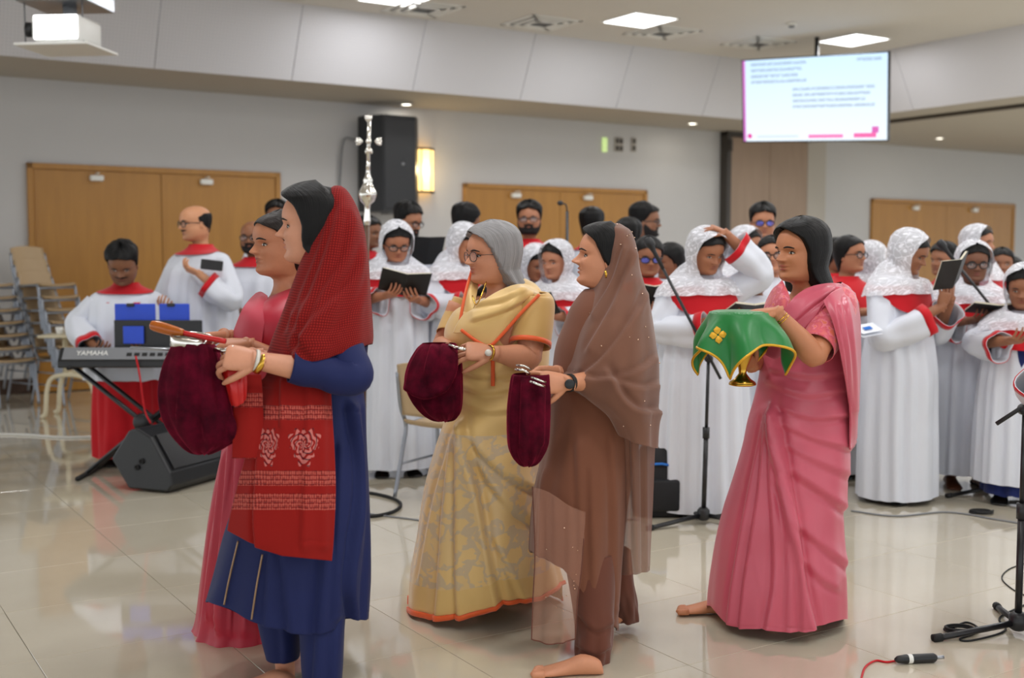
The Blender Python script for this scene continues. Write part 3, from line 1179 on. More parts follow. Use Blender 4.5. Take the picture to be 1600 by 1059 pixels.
# ------------------------------------------------------------------ robes
def robe_rows(pn, hem, wm, wh, dm, dh, wide=1.0, sl=0.0):
    h, s_ = pn.h, pn.s
    R = [(h - 1.15 * s_, .27 * s_, -.150 * s_, .375 * s_), (h - 1.23 * s_, .36 * s_, -.20 * s_, .41 * s_),
         (h - 1.32 * s_, .56 * s_, -.27 * s_, .47 * s_), (h - 1.44 * s_, .80 * s_ * wide, -.37 * s_, .52 * s_),
         (h - 1.66 * s_, .94 * s_ * wide, -.50 * s_, .56 * s_), (h - 2.1 * s_, .93 * s_ * wide, -.62 * s_ * wide, .56 * s_ * wide)]
    z0 = h - 2.1 * s_
    for t_, a_ in ((.30, .25), (.55, .6), (.8, .86), (1.0, 1.0)):
        z = z0 + (hem - z0) * t_
        ww = wm + (wh - wm) * a_; dd = dm + (dh - dm) * a_
        R.append((z, ww, -dd + sl * t_, dd * .95 + sl * t_))
    return np.array(R)


def robe_grid(pn, rows, seed, amp=.028, n=96, k=64, kf=(7, 12, 17)):
    r2 = np.random.RandomState(seed)
    R = cr(rows, k)
    th = np.linspace(0, 2 * PI, n, endpoint=False)
    tt = np.linspace(0, 1, k)
    x = R[:, 1:2] * np.sign(np.sin(th)) * np.abs(np.sin(th)) ** .92
    y0 = (R[:, 2] + R[:, 3]) / 2; hd = (R[:, 3] - R[:, 2]) / 2
    y = y0[:, None] - hd[:, None] * np.sign(np.cos(th)) * np.abs(np.cos(th)) ** .92
    P = np.stack([x, y, np.repeat(R[:, :1], n, 1)], -1)
    acc = np.zeros((k, n))
    for f_ in kf:
        ph = r2.rand() * 6.28; wob = r2.uniform(-.8, .8)
        f_ = f_ + r2.randint(-1, 2)
        w_ = np.sin(f_ * th[None] + ph + wob * np.sin(2.2 * tt[:, None] * 3 + ph))
        acc += np.sign(w_) * np.abs(w_) ** .8 * r2.uniform(.5, 1.0) / len(kf)
    am = amp * sst(.24, .85, tt)[:, None] + .004 * sst(.2, .3, tt)[:, None]
    dirn = np.stack([np.sin(th), -np.cos(th), np.zeros(n)], -1)[None]
    P = P + dirn * (acc * am)[..., None]
    P[..., 2] += acc * .012 * sst(.8, 1, tt)[:, None]
    return P


def yoke_grid(pn, rows, low, n=72, k=14, out=.018, drop=0.0):
    """coloured yoke lying on the robe; low(th) gives how far down (head units below chin) it goes"""
    th = np.linspace(0, 2 * PI, n, endpoint=False)
    R = cr(rows[:7], 200)
    ztop = rows[0, 0] + .006 - drop
    P = np.zeros((k, n, 3))
    for j, a in enumerate(th):
        zb = pn.h - pn.s - low(a) * pn.s
        z = np.linspace(ztop, zb, k)
        f = lambda c: np.interp(-z, -R[:, 0], R[:, c])
        wv, ff, bb = f(1) + out, f(2) - out, f(3) + out
        P[:, j, 0] = wv * np.sign(np.sin(a)) * abs(np.sin(a)) ** .92
        P[:, j, 1] = (ff + bb) / 2 - (bb - ff) / 2 * np.sign(np.cos(a)) * abs(np.cos(a)) ** .92
        P[:, j, 2] = z
    return P


def sleeve(root, sh, el, wr, r0=.076, r1=.074, r2_=.088, end=.80, mat='robe_white', trim='robe_red', seed=0, origin=None, sag=.03, name='sleeve'):
    sh, el, wr = [np.asarray(a_, float) for a_ in (sh, el, wr)]
    e2 = el + (wr - el) * end
    ctrl = np.array([sh, sh * .55 + el * .45, el + (sh - el) * .08, el * .6 + e2 * .4, e2])
    ctrl[2:, 2] -= np.array([.2, .6, 1.0]) * sag
    n, k = 30, 30
    P = cr(ctrl, k); rr = cr(np.array([r0, (r0 + r1) / 2, r1, (r1 + r2_) / 2, r2_])[:, None], k)[:, 0]
    T = np.gradient(P, axis=0); T /= np.linalg.norm(T, axis=1, keepdims=True)
    N = np.array([1.0, 0, 0]) if abs(T[0][0]) < .8 else np.array([0, 1.0, 0])
    a = np.linspace(0, 2 * PI, n, endpoint=False)
    r3 = np.random.RandomState(seed)
    rows = []
    ph = r3.rand(3) * 6
    for i in range(k):
        N = N - T[i] * N.dot(T[i]); N /= np.linalg.norm(N); B = np.cross(T[i], N)
        u = i / (k - 1)
        ds = .09 * np.sin(a * 3 + ph[0] + 3 * u) + .06 * np.sin(a * 5 + ph[1] - 5 * u) + .06 * np.sin(u * 18 + 2 * np.sin(a + ph[2])) * sst(.2, .5, u)
        rows.append(P[i] + rr[i] * (1 + ds)[:, None] * (np.cos(a)[:, None] * N + np.sin(a)[:, None] * B))
    rows = np.array(rows)
    m = MB(); m.grid(rows, True, 0)
    o = m.build(name, mat, root, origin, thick=.004)
    if trim:
        m = MB()
        c = rows[-3:].mean(1, keepdims=True)
        m.grid(c + (rows[-3:] - c) * 1.035, True, 0)
        m.build('cuff_trim', trim, o, None, thick=.004)
    return o


def lowF(a):
    c = math.cos(a)
    return 1.0 + .16 * max(0, c) ** 2 - .20 * math.exp(-((abs((a if a < PI else 2 * PI - a)) - 1.2) / .4) ** 2) - .15 * (c < 0)


def lowM(a):
    return .34 + .10 * max(0, math.cos(a))


NPER = [0]


def chorister(label, px, ytop, d, rz=0, head=(0, 0, 0), kind='F', skin=(140, 88, 60), veil=True, glasses=None, beard=None, hair=None,
              arms='book', zb=None, robe=True, s_=None, hem=.04, wm=.22, wh=.25, dm=.17, dh=.22, wide=1.0, q=52, yoke=True, shoes='shoe_black',
              robe_mat='robe_white', hairmat='hair_black', wr=None, el=None, closed=False, group='choir members', low=None, hands=True, amp=.036,
              under=None, veil_rows=None, hand_dir=None, trim='robe_red', feet=True, armk=1.0, robe_name='robe', nose=1.0, off=(0, 0)):
    seed = NPER[0] = NPER[0] + 1
    male = 1.0 if kind == 'M' else 0.0
    s_ = s_ or (.232 if male else .222)
    top = at(px, ytop, d)
    h = top[2] - (.10 if veil else .075) * s_ + .2 * abs(math.sin(math.radians(head[1]))) * s_
    root = thing('person', label, 'person', (top[0], d, 0), math.radians(rz), group)
    pn = Person(h, s_, *head, skin=skin, q=q, male=male, nose=nose, off=off)
    tr = MB(); pn.trunk(tr)
    pieces = [tr]
    e = MB(); pn.ears(e); pieces.append(e)
    zb = zb or h * .70
    sh = [np.array([sg * .70 * s_ * wide, .05 * s_, h - 1.66 * s_]) for sg in (-1, 1)]
    hd_ = np.array([sg * .25 for sg in (-1, 1)])
    if wr is None: wr = [(-.10, -.27, zb), (.10, -.27, zb)]
    if el is None: el = [(-.27 * wide, -.03, zb - .03), (.27 * wide, -.03, zb - .03)]
    for i, sg in enumerate((-1, 1)):
        if wr[i] is None: continue
        a = MB(); arm(a, sh[i] * np.array([.9, 1, 1]), el[i], wr[i], col=pn.skin); pieces.append(a)
        if hands:
            dv = np.array(wr[i]) - np.array(el[i])
            hdir = hand_dir[i] if hand_dir else (dv / np.linalg.norm(dv) * .5 + np.array([-sg * .35, -.5, .1]))
            b = MB(); hand(b, wr[i], hdir, (-sg * .35, .1, .9) if not hand_dir else hand_dir[2 + i], 1 if sg > 0 else -1, .95, curl=(.5, .5, .35), col=pn.skin, q=6); pieces.append(b)
    if feet:
        b = MB()
        for sg in (-1, 1):
            leg(b, (sg * .08, .02, h * .46), (sg * .085, .0, h * .27), (sg * .085, .03, .075), col=pn.skin, n=8)
            foot(b, (sg * .085, .09, .0), (sg * .12, -1, 0), .235, col=pn.skin, toes=False)
        pieces.append(b)
    weld_body(pieces, root, None, pn.skin)
    if feet and shoes:
        for sg in (-1, 1):
            b = MB(); foot(b, (sg * .085, .095, -.0), (sg * .12, -1, 0), .25, toes=False, wide=1.12); b.build('shoe', shoes, root)
    pn.features(root, closed=closed)
    if hair != 'none':
        rows = {'M': HAIR_M, 'F': HAIR_F, 'bald': HAIR_BALD}[hair or kind] if not isinstance(hair, list) else hair
        m = MB(); m.grid(pn.T(pn.shell(rows, 56, 34, noise=.03 if male else .014, seed=seed, jag=.16 if male else .08)), False, 0); m.build('hair', hairmat, root)
    if glasses: spectacles(pn, root, None, blue=glasses == 'blue')
    if beard == 'full':
        skin_patch(pn, root, None, 'beard', 'beard', .0, .5, beard_fn, .02)
        skin_patch(pn, root, None, 'moustache', 'beard', .27, .36, mous_fn, .02)
    elif beard == 'moustache':
        skin_patch(pn, root, None, 'moustache', 'beard', .26, .37, mous_fn, .032)
    if robe:
        rows = robe_rows(pn, hem, wm, wh, dm, dh, wide)
        P = robe_grid(pn, rows, seed, amp)
        m = MB(); m.grid(P, True, 0); m.build(robe_name, robe_mat, root)
        if yoke:
            m = MB(); m.grid(yoke_grid(pn, rows, low or (lowM if male else lowF), drop=.30 * s_ if veil else 0.0), True, 0); m.build('collar' if male else 'yoke', 'robe_red', root)
        for i, sg in enumerate((-1, 1)):
            if wr[i] is None: continue
            sleeve(root, sh[i] + np.array([sg * .01, 0, -.01]), el[i], wr[i], mat=robe_mat, seed=seed * 2 + i, trim=trim)
        if under:
            m = MB(); rr = robe_rows(pn, under[1], wm * .8, wh * .8, dm * .8, dh * .8); m.grid(robe_grid(pn, rr[4:], seed + 50, .02, 64, 30), True, 0); m.build('cassock', under[0], root)
    if veil:
        vr = veil_rows or VEIL
        V = pn.shell(vr, 90, 64, taper=False, noise=.05, seed=seed + 9, wave=([-1, -.3, .5, 1], [1, .6, .25, .1]), frontk=.8)
        ss = np.linspace(0, 1, V.shape[1]); bt = sst(.80, 1, np.linspace(0, 1, V.shape[0]))[:, None]
        V[..., 2] -= bt * (.10 * np.sin(PI * ss) ** 2 + .03 * np.abs(np.sin(ss * 40)))[None]
        m = MB(); m.grid(pn.T(V), False, 0); m.build('lace_veil', 'lace', root)
    return root, pn


def wpos(root, p):
    rz = root.rotation_euler.z
    return np.array(root.location) + rot('z', rz) @ np.asarray(p, float)


def book_at(root, p, tilt, label, **k):
    dz = k.pop('drz', 0.0)
    return open_book(wpos(root, p), root.rotation_euler.z + dz, tilt, label, **k)


WR_BOOK = .36
# --- men at the left
kb, kp = chorister('young man in white robe and red collar standing bowed at the keyboard', 195, 379, 8.0, 8, (0, 30, 0), 'M', (129, 85, 59), False,
                   zb=.98, wm=.27, wh=.30, dm=.2, dh=.22, hem=.60, under=('robe_red', .06), wide=1.12, s_=.25, wr=[(-.14, -.36, .84), (.2, -.36, .84)], el=[(-.33, -.04, .98), (.33, -.04, .98)],
                   group='men of the choir', beard='moustache', amp=.02, off=(0, -.03))
chorister('bald man with moustache and glasses in white robe and red collar, facing left', 308, 318, 8.3, -38, (-14, 6, 0), 'M', (204, 146, 109), False, 'clear', 'moustache', 'bald',
          wm=.31, wh=.34, dm=.25, dh=.26, wide=1.32, s_=.245, group='men of the choir', wr=[(.02, -.31, 1.10), (.27, -.20, 1.33)], el=[(-.36, -.08, 1.06), (.43, -.03, 1.13)])
chorister('bearded balding man in glasses and white robe behind the pink-saree woman', 395, 342, 8.7, -12, (6, 4, 0), 'M', (148, 99, 71), False, 'clear', 'full', 'bald',
          wm=.28, wh=.3, dm=.2, dh=.22, wide=1.2, s_=.24, group='men of the choir', wr=[(-.16, -.28, 1.06), (.1, -.28, 1.04)], el=[(-.33, -.02, 1.08), (.33, -.02, 1.08)])
chorister('dark-haired man half hidden behind the bearded man by the wooden door', 434, 315, 9.5, 10, (-8, 0, 0), 'M', (139, 94, 69), False, s_=.235, group='men of the choir')
chorister('person with dark hair standing behind the silver processional cross', 574, 340, 9.4, 40, (20, 5, 0), 'M', (139, 94, 69), False, s_=.225, group='men of the choir')
# --- centre left
r1, _ = chorister('lace-veiled young woman in glasses reading a wide open black book', 617, 347, 7.6, 12, (4, 24, 0), 'F', (174, 115, 86), True, 'clear', wm=.21, wh=.25, dm=.17, dh=.2, hem=.06, q=60,
                  wr=[(-.10, -.27, 1.20), (.12, -.27, 1.17)], el=[(-.27, -.0, 1.15), (.27, -.0, 1.13)])
book_at(r1, (.02, -.36, 1.27), .75, 'wide open black hymn book held by the veiled girl beside the red scarf', wd=.16, ht=.2, fold=.2, roll=.12)
chorister('dark-haired man in glasses looking right behind a raised black folder', 632, 319, 9.0, 48, (10, 14, 0), 'M', (169, 115, 86), False, 'clear', 'full', s_=.24, group='men of the choir', robe_mat='robe_white', trim='navy_cloth', yoke=False)
open_book(at(668, 392, 8.6), .6, 1.2, 'raised black folder in front of the dark-haired man looking right', wd=.14, ht=.22, fold=.1, group=None)
chorister('man with thick black hair turned away in red collar behind a veiled girl', 725, 321, 8.9, 120, (10, 10, 0), 'M', (139, 92, 64), False, s_=.24, group='men of the choir')
r2, _ = chorister('lace-veiled woman bending over her book just behind the grey-haired woman', 716, 350, 7.75, 40, (10, 26, 0), 'F', (185, 125, 93), True, wm=.24, wh=.28, dm=.19, dh=.22, hem=.04, q=56)
book_at(r2, (0, -.36, 1.20), .5, 'black hymn book held by the veiled woman behind the grey-haired woman')
# --- centre
chorister('tall bearded man in glasses and red collar standing before the middle door', 827, 316, 9.6, -4, (0, 0, 0), 'M', (174, 118, 88), False, 'clear', 'full', s_=.25, group='men of the choir', robe_mat='robe_white')
chorister('dark-haired veiled girl with bowed head behind the grey-haired woman\'s shoulder', 832, 383, 8.35, 20, (10, 24, 0), 'F', (150, 97, 69), True)
r3, _ = chorister('veiled woman singing over an open black book between two front women', 872, 377, 7.6, -30, (-8, 10, 0), 'F', (180, 123, 95), True, wm=.22, wh=.26)
book_at(r3, (0.02, -.37, 1.13), .8, 'open black hymn book of the singing veiled woman behind the brown veil', wd=.15, fold=.3)
chorister('black-haired man turned away between the middle door and the brown veil', 925, 327, 9.75, 150, (0, 0, 0), 'M', (127, 85, 59), False, s_=.24, group='men of the choir')
chorister('bearded man in glasses seen in profile at the edge of the door', 1008, 319, 9.2, 70, (5, 2, 0), 'M', (143, 97, 71), False, 'clear', 'full', s_=.245, group='men of the choir', yoke=False)
chorister('person with short black hair seen from behind beside the brown veil', 982, 344, 8.65, 165, (0, 0, 0), 'M', (127, 85, 59), False, s_=.235, group='men of the choir')
r4, _ = chorister('young woman in blue-tinted glasses with black hair and white shawl collar', 1012, 370, 7.3, 4, (0, 12, 0), 'F', (153, 101, 74), False, 'blue', wm=.22, wh=.26)
book_at(r4, (-.03, -.34, 1.20), .8, 'black hymn book under the chin of the woman in blue-tinted glasses')
chorister('woman with tied black hair turned sideways behind the veiled front girl', 1050, 380, 7.9, -70, (0, 10, 0), 'F', (139, 92, 66), False)
# --- front veiled girl with raised arm
sgirl, pg = chorister('veiled front choir girl raising one hand to her lace veil', 1096, 357, 6.5, 14, (14, 22, 0), 'F', (164, 108, 78), True, wm=.235, wh=.285, dm=.2, dh=.24, hem=.03, q=64,
                  wr=[(-.02, -.30, 1.10), (.10, -.10, 1.575)], el=[(-.27, -.06, 1.04), (.33, -.12, 1.36)], hand_dir=[(.7, -.5, .1), (-.75, .05, .35), (-.3, .1, .9), (-.2, .3, -.9)], amp=.034)
book_at(sgirl, (.12, -.36, 1.16), .35, 'black hymn book held low by the girl raising her hand', wd=.11, ht=.17, fold=.12)
chorister('lace-veiled woman looking right behind the raised arm', 1163, 355, 8.0, 30, (14, 8, 0), 'F', (174, 118, 88), True)
chorister('tall young man in blue-lensed glasses in front of the wooden partition', 1192, 320, 8.7, 2, (-4, 4, 0), 'M', (183, 125, 93), False, 'blue', s_=.235, group='men of the choir', yoke=False)
chorister('bareheaded young woman in glasses and white shawl left of the pink saree', 1206, 368, 7.5, -10, (0, 2, 0), 'F', (194, 134, 102), False, 'clear', yoke=False)
chorister('small black-haired girl peeking out under the raised arm', 1180, 394, 7.0, -14, (6, 14, 0), 'F', (150, 101, 76), False, 'clear', yoke=False)
# --- right
chorister('dark-haired woman half hidden behind the head of the pink-saree woman', 1306, 372, 8.6, 60, (0, 8, 0), 'F', (139, 92, 66), False)
r5, _ = chorister('woman in glasses and white veil with red yoke, looking to the right', 1328, 368, 7.6, 28, (14, 0, 0), 'F', (169, 113, 83), False, 'clear', wm=.23, wh=.26)
book_at(r5, (.05, -.36, 1.15), .75, 'black hymn book held beside the pink-saree woman\'s shoulder')
chorister('woman wholly under a lace veil turned towards the wall', 1362, 378, 8.0, 140, (0, 0, 0), 'F', (150, 101, 74), True)
r6, _ = chorister('veiled front woman bowing into a black book held to her face', 1408, 360, 6.8, 34, (22, 24, 0), 'F', (150, 99, 71), True, wm=.215, wh=.235, dm=.2, dh=.22, hem=.03, q=60,
                  wr=[(.02, -.27, 1.16), (.12, -.26, 1.20)], el=[(-.25, -.08, .98), (.27, -.06, .98)], hand_dir=[(.15, -.25, 1), (-.15, -.2, 1), (.2, .3, .4), (-.2, .3, .4)], amp=.03)
book_at(r6, (.06, -.34, 1.35), 1.1, 'black hymn book raised to the face of the bowing veiled woman', wd=.13, ht=.19, fold=.35, roll=-.25)
chorister('black-haired boy looking left between two veiled women', 1476, 381, 8.9, -50, (-10, 2, 0), 'M', (162, 111, 83), False, s_=.225)
chorister('tall lace-veiled woman looking right at the far right door', 1530, 352, 8.2, 36, (8, 0, 0), 'F', (174, 120, 93), True, hairmat='hair_black')
r7, _ = chorister('older veiled woman in glasses reading an open book behind the microphone', 1521, 378, 7.2, -4, (-2, 8, 0), 'F', (120, 78, 57), True, 'clear', wm=.225, wh=.255, dm=.19, dh=.22, hem=.10, q=60,
                  shoes='shoe_brown', wr=[(-.12, -.28, 1.06), (.10, -.28, 1.06)], el=[(-.28, -.02, 1.02), (.28, -.02, 1.02)])
book_at(r7, (.02, -.36, 1.13), .30, 'open black hymn book of the older woman behind the microphone', wd=.15, ht=.2, fold=.12)
chorister('dark-haired woman at the right edge in front of the far door', 1566, 387, 9.0, -20, (0, 4, 0), 'F', (146, 99, 74), False)
chorister('last dark-haired face at the far right of the choir', 1581, 401, 9.4, 10, (0, 2, 0), 'F', (162, 113, 86), False)
chorister('veiled woman cut by the right edge of the picture with navy hem', 1603, 414, 6.72, -20, (-10, 16, 0), 'F', (150, 101, 74), True, wm=.23, wh=.25, hem=.13, under=('navy_cloth', .06))
# ------------------------------------------------------------------ cloths of the five front women
t = NT('red_scarf')
sx = t.n('SeparateXYZ', ins={0: t.coord('UV')})
lu = t.math('SINE', t.math('MULTIPLY', sx.outputs[0], 2 * PI / .0085))
lv = t.math('SINE', t.math('MULTIPLY', sx.outputs[1], 2 * PI / .0085))
ck = t.math('MULTIPLY', t.math('MULTIPLY_ADD', lu, .5, .5), t.math('MULTIPLY_ADD', lv, .5, .5))
t.p('Base Color', t.mix(ck, C(106, 15, 15), C(170, 38, 33)))
t.p('Roughness', .85); t.p('Sheen Weight', .06); t.p('Specular IOR Level', .15)
t.bump(ck, .25, .003); MATS['red_scarf'] = t.m

# printed end of the scarf: uv.y is 0 at the waist and 1 at the end of the cloth
t = NT('red_print')
sx = t.n('SeparateXYZ', ins={0: t.coord('UV')})
u_, v_ = sx.outputs[0], sx.outputs[1]


def band(a, b):
    return t.math('MULTIPLY', t.math('GREATER_THAN', v_, a), t.math('LESS_THAN', v_, b))


bands = None
for a_, b_ in ((.18, .255), (.515, .595), (.635, .72)):
    k_ = band(a_, b_)
    bands = k_ if bands is None else t.math('ADD', bands, k_)
lines = t.math('GREATER_THAN', t.math('SINE', t.math('MULTIPLY', v_, 520.)), -.1)
vo = t.n('TexVoronoi', ins={'Vector': t.coord('UV', (150, 42, 1)), 'Scale': 1.0, 'Randomness': .25})
orn = t.math('MAXIMUM', t.math('LESS_THAN', vo.outputs['Distance'], .33), t.math('MULTIPLY', lines, .6))
base = t.mix(t.math('MULTIPLY', bands, t.math('MULTIPLY', orn, .8)), C(146, 26, 22), C(192, 100, 88))
dots = t.math('MULTIPLY', t.math('MULTIPLY', bands, t.math('GREATER_THAN', vo.outputs['Distance'], .52)), .55)
base = t.mix(dots, base, C(40, 22, 34))


def motif(cx, wd):
    """a small flowering tree printed on the cloth"""
    global base
    x = t.math('DIVIDE', t.math('SUBTRACT', u_, cx), wd)
    y = t.math('DIVIDE', t.math('SUBTRACT', v_, .385), .115)
    ang = t.math('ARCTAN2', y, x)
    rr = t.math('SQRT', t.math('ADD', t.math('MULTIPLY', x, x), t.math('MULTIPLY', y, y)))
    edge = t.math('MULTIPLY_ADD', t.math('SINE', t.math('MULTIPLY', ang, 11.)), .10, .80)
    edge = t.math('ADD', edge, t.math('MULTIPLY', t.math('SINE', t.math('MULTIPLY', ang, 3.)), -.14))
    ins_ = t.math('LESS_THAN', rr, edge)
    rings = t.math('GREATER_THAN', t.math('SINE', t.math('MULTIPLY_ADD', rr, 21., t.math('MULTIPLY', t.math('SINE', t.math('MULTIPLY', ang, 7.)), 1.6))), -.25)
    base = t.mix(t.math('MULTIPLY', t.math('MULTIPLY', ins_, rings), .9), base, C(202, 118, 112))
    blk = t.math('MULTIPLY', ins_, t.math('GREATER_THAN', t.math('SINE', t.math('MULTIPLY_ADD', rr, 21., t.math('MULTIPLY', ang, 5.))), .82))
    base = t.mix(t.math('MULTIPLY', blk, .8), base, C(38, 26, 40))


motif(.028, .05); motif(-.075, .032)
t.p('Base Color', base); t.p('Roughness', .85); t.p('Sheen Weight', .06); t.p('Specular IOR Level', .15)
t.bump(t.noise(t.coord('UV', (700, 300, 1)), 1.0, 2), .12, .002)
MATS['red_print'] = t.m

cloth('blue_kurta', C(24, 34, 84), .7, 900, .1, .03, .05, spec=.3)
cloth('pink_silk', C(200, 86, 106), .36, 900, .06, .1, .05, spec=.5)
cloth('rose_saree', C(180, 36, 58), .45, 900, .06, .08, .08, spec=.4)
cloth('rose_sheer', C(206, 82, 98), .6, 900, .06, .05, .12, alpha=.78)
cloth('brown_kurta', C(120, 74, 54), .75, 900, .1, .2, .07)
cloth('brown_trouser', C(104, 60, 46), .75, 900, .1, .2, .07)
cloth('gold_blouse', C(206, 166, 98), .55, 900, .06, .3, .04, spec=.4)
cloth('orange_border', C(232, 96, 40), .5, 900, .05, .2, .04, spec=.4)
cloth('red_satin', C(196, 18, 18), .35, 900, .03, .1, .05, spec=.5)
cloth('green_satin', C(14, 120, 50), .42, 900, .04, .2, .04, spec=.5)
M('sequin', C(235, 205, 180), .15, metal=1, var=0)
M('bead_thread', C(150, 120, 90), .4, metal=.5, var=.3, vs=400)
M('handle_wood', C(176, 92, 26), .25, var=.25, vs=30)
M('watch_white', C(225, 220, 210), .3, var=.02)
M('nail_metal', C(200, 198, 196), .25, metal=1, var=.02)

t = NT('brown_sheer')
n_ = t.noise(t.coord('UV', (14, 5, 1)), 1.0, 4)
t.p('Base Color', t.mix(n_, C(112, 72, 54), C(140, 94, 74))); t.p('Roughness', .8); t.p('Sheen Weight', .3)
t.seethrough(.80); MATS['brown_sheer'] = t.m
t = NT('blush_sheer')
t.p('Base Color', C(176, 128, 108)); t.p('Roughness', .8)
t.seethrough(.42); MATS['blush_sheer'] = t.m

t = NT('maroon_velvet')
n_ = t.noise(t.coord('Object'), 14, 4, .65)
t.p('Base Color', t.mix(t.ramp(n_, [(.3, (0, 0, 0)), (.7, (1, 1, 1))]), C(46, 4, 18), C(98, 10, 36))); t.p('Roughness', .9); t.p('Specular IOR Level', .1)
t.p('Sheen Weight', .9); t.p('Sheen Roughness', .35); t.p('Sheen Tint', C(190, 40, 80))
t.bump(t.noise(t.coord('Object'), 260, 2), .4, .003)
MATS['maroon_velvet'] = t.m

# gold silk with woven silver flowers
t = NT('gold_brocade')
uv = t.coord('UV')
ns = t.n('TexNoise', ins={'Vector': uv, 'Scale': 9.0, 'Detail': 2.0})
wv = t.n('VectorMath', operation='MULTIPLY_ADD', ins={0: ns.outputs['Color'], 1: (.09, .09, 0), 2: uv})
vo = t.n('TexVoronoi', ins={'Vector': wv.outputs[0], 'Scale': 12.0})
vo2 = t.n('TexNoise', ins={'Vector': wv.outputs[0], 'Scale': 26.0, 'Detail': 2.0})
fl = t.ramp(t.math('MULTIPLY_ADD', vo2.outputs[0], .55, t.math('MULTIPLY', vo.outputs['Distance'], .55)), [(.46, (0, 0, 0)), (.50, (1, 1, 1)), (.60, (1, 1, 1)), (.64, (.2, .2, .2))])
t.p('Base Color', t.mix(t.math('MULTIPLY', fl, .8), C(230, 194, 128), C(198, 178, 150)))
t.p('Roughness', .42); t.p('Metallic', .0); t.p('Sheen Weight', .4); t.p('Specular IOR Level', .5)
t.bump(t.noise(t.coord('UV', (900, 500, 1)), 1.0, 2), .1, .002)
MATS['gold_brocade'] = t.m
t = NT('gold_plain')
n_ = t.noise(t.coord('UV', (6, 3, 1)), 1.0, 3)
t.p('Base Color', t.mix(n_, C(216, 176, 104), C(232, 198, 130))); t.p('Roughness', .45); t.p('Sheen Weight', .4); t.p('Metallic', .1)
t.bump(t.noise(t.coord('UV', (900, 500, 1)), 1.0, 2), .1, .002)
MATS['gold_plain'] = t.m
t = NT('pink_blouse')
n_ = t.noise(t.coord('Object'), 38, 3)
t.p('Base Color', t.ramp(n_, [(.36, C(214, 92, 92)), (.5, C(206, 70, 96)), (.58, C(226, 120, 136)), (.66, C(222, 104, 74))])); t.p('Roughness', .5); t.p('Sheen Weight', .3)
MATS['pink_blouse'] = t.m


# ------------------------------------------------------------------ drapery helpers (points measured on the photo, then given depth)
def sil(rows, k=90, n=140, e=.95):
    """closed cloth tube; rows: (y, x left, x right, distance, half depth, tilt)"""
    R = []
    for r in rows:
        y, xl, xr, Y, hd = r[:5]
        tl = r[5] if len(r) > 5 else 0.0
        a, b = at(xl, y, Y), at(xr, y, Y)
        R.append(((a[0] + b[0]) / 2, Y, (a[2] + b[2]) / 2, (b[0] - a[0]) / 2, hd, tl))
    R = cr(np.array(R), k)
    th = np.linspace(0, 2 * PI, n, endpoint=False) + PI      # seam at the back
    s_, c_ = np.sin(th), np.cos(th)
    sx_ = np.sign(s_) * np.abs(s_) ** e
    P = np.stack([R[:, 0:1] + R[:, 3:4] * sx_, R[:, 1:2] - R[:, 4:5] * c_, R[:, 2:3] - R[:, 5:6] * sx_], -1)
    return P, th


def nrmg(P, closed):
    du = (np.roll(P, -1, 1) - np.roll(P, 1, 1)) if closed else np.gradient(P, axis=1)
    dv = np.gradient(P, axis=0)
    N = np.cross(du, dv)
    N /= np.linalg.norm(N, axis=-1, keepdims=True) + 1e-12
    out = ((P - P.mean(1, keepdims=True)) * N).sum(-1).mean() if closed else -N[..., 1].mean()
    return N if out > 0 else -N


def crease(P, lst, closed=True, side=None):
    """press folds into a cloth: (amp m, width px, mode, polyline). mode 's' step (left side of the line stands proud), 'r' ridge"""
    N = nrmg(P, closed)
    px, py = proj(P)
    D = np.zeros(px.shape)
    face = sst(.0, .5, -N[..., 1])
    for amp, wd, mode, pl in lst:
        amp = amp * 1.05
        L = cr(np.array(pl, float), 26)
        T = np.gradient(L, axis=0)
        dx = px[..., None] - L[:, 0]; dy = py[..., None] - L[:, 1]
        d2 = dx * dx + dy * dy
        i = d2.argmin(-1)
        ii = np.take_along_axis
        ddx = ii(dx, i[..., None], -1)[..., 0]; ddy = ii(dy, i[..., None], -1)[..., 0]
        Tn = T / np.linalg.norm(T, axis=1, keepdims=True)
        sd = -(Tn[i, 0] * ddy - Tn[i, 1] * ddx)
        al = (ddx * Tn[i, 0] + ddy * Tn[i, 1])
        dd = np.sqrt(d2.min(-1))
        w_ = np.where((i == 0) | (i == 25), np.exp(-(al / (wd * 1.2)) ** 2), 1.0)
        q = sd / wd
        if mode == 's': f = 1.5 * np.where(q > -.8, np.exp(-np.maximum(q, 0) / 1.8), 0) * sst(-.45, .55, q) - .45 * np.exp(-((q + .5) / .5) ** 2)
        else: f = np.exp(-q * q)
        D += amp * f * w_ * (np.abs(dd) < wd * 6)
    return P + N * (D * face)[..., None]


def sheet(ctrl, k=60, n=60):
    """open cloth from a net of (px, py, distance)"""
    A = np.array([[at(*c) for c in row] for row in ctrl])
    A = cr(A, k)
    A = cr(A.transpose(1, 0, 2), n).transpose(1, 0, 2)
    return A


def ripple(P, amp, kx, ph=0.0, ky=0.0, grow=None, closed=True):
    n, m = P.shape[:2]
    u = np.linspace(0, 1, m, endpoint=not closed)[None]; v = np.linspace(0, 1, n)[:, None]
    g = 1.0 if grow is None else sst(grow[0], grow[1], v)
    D = amp * g * (np.sin(2 * PI * kx * u + ph + ky * v * 6) + .5 * np.sin(2 * PI * (kx * 1.7 // 1) * u + ph * 2 - ky * v * 4))
    return P + nrmg(P, closed) * D[..., None]


def band_on(P, i0, i1, j0, j1, out=.002):
    """strip of a cloth grid lifted a little (border)"""
    return (P + nrmg(P, False) * out)[i0:i1, j0:j1]


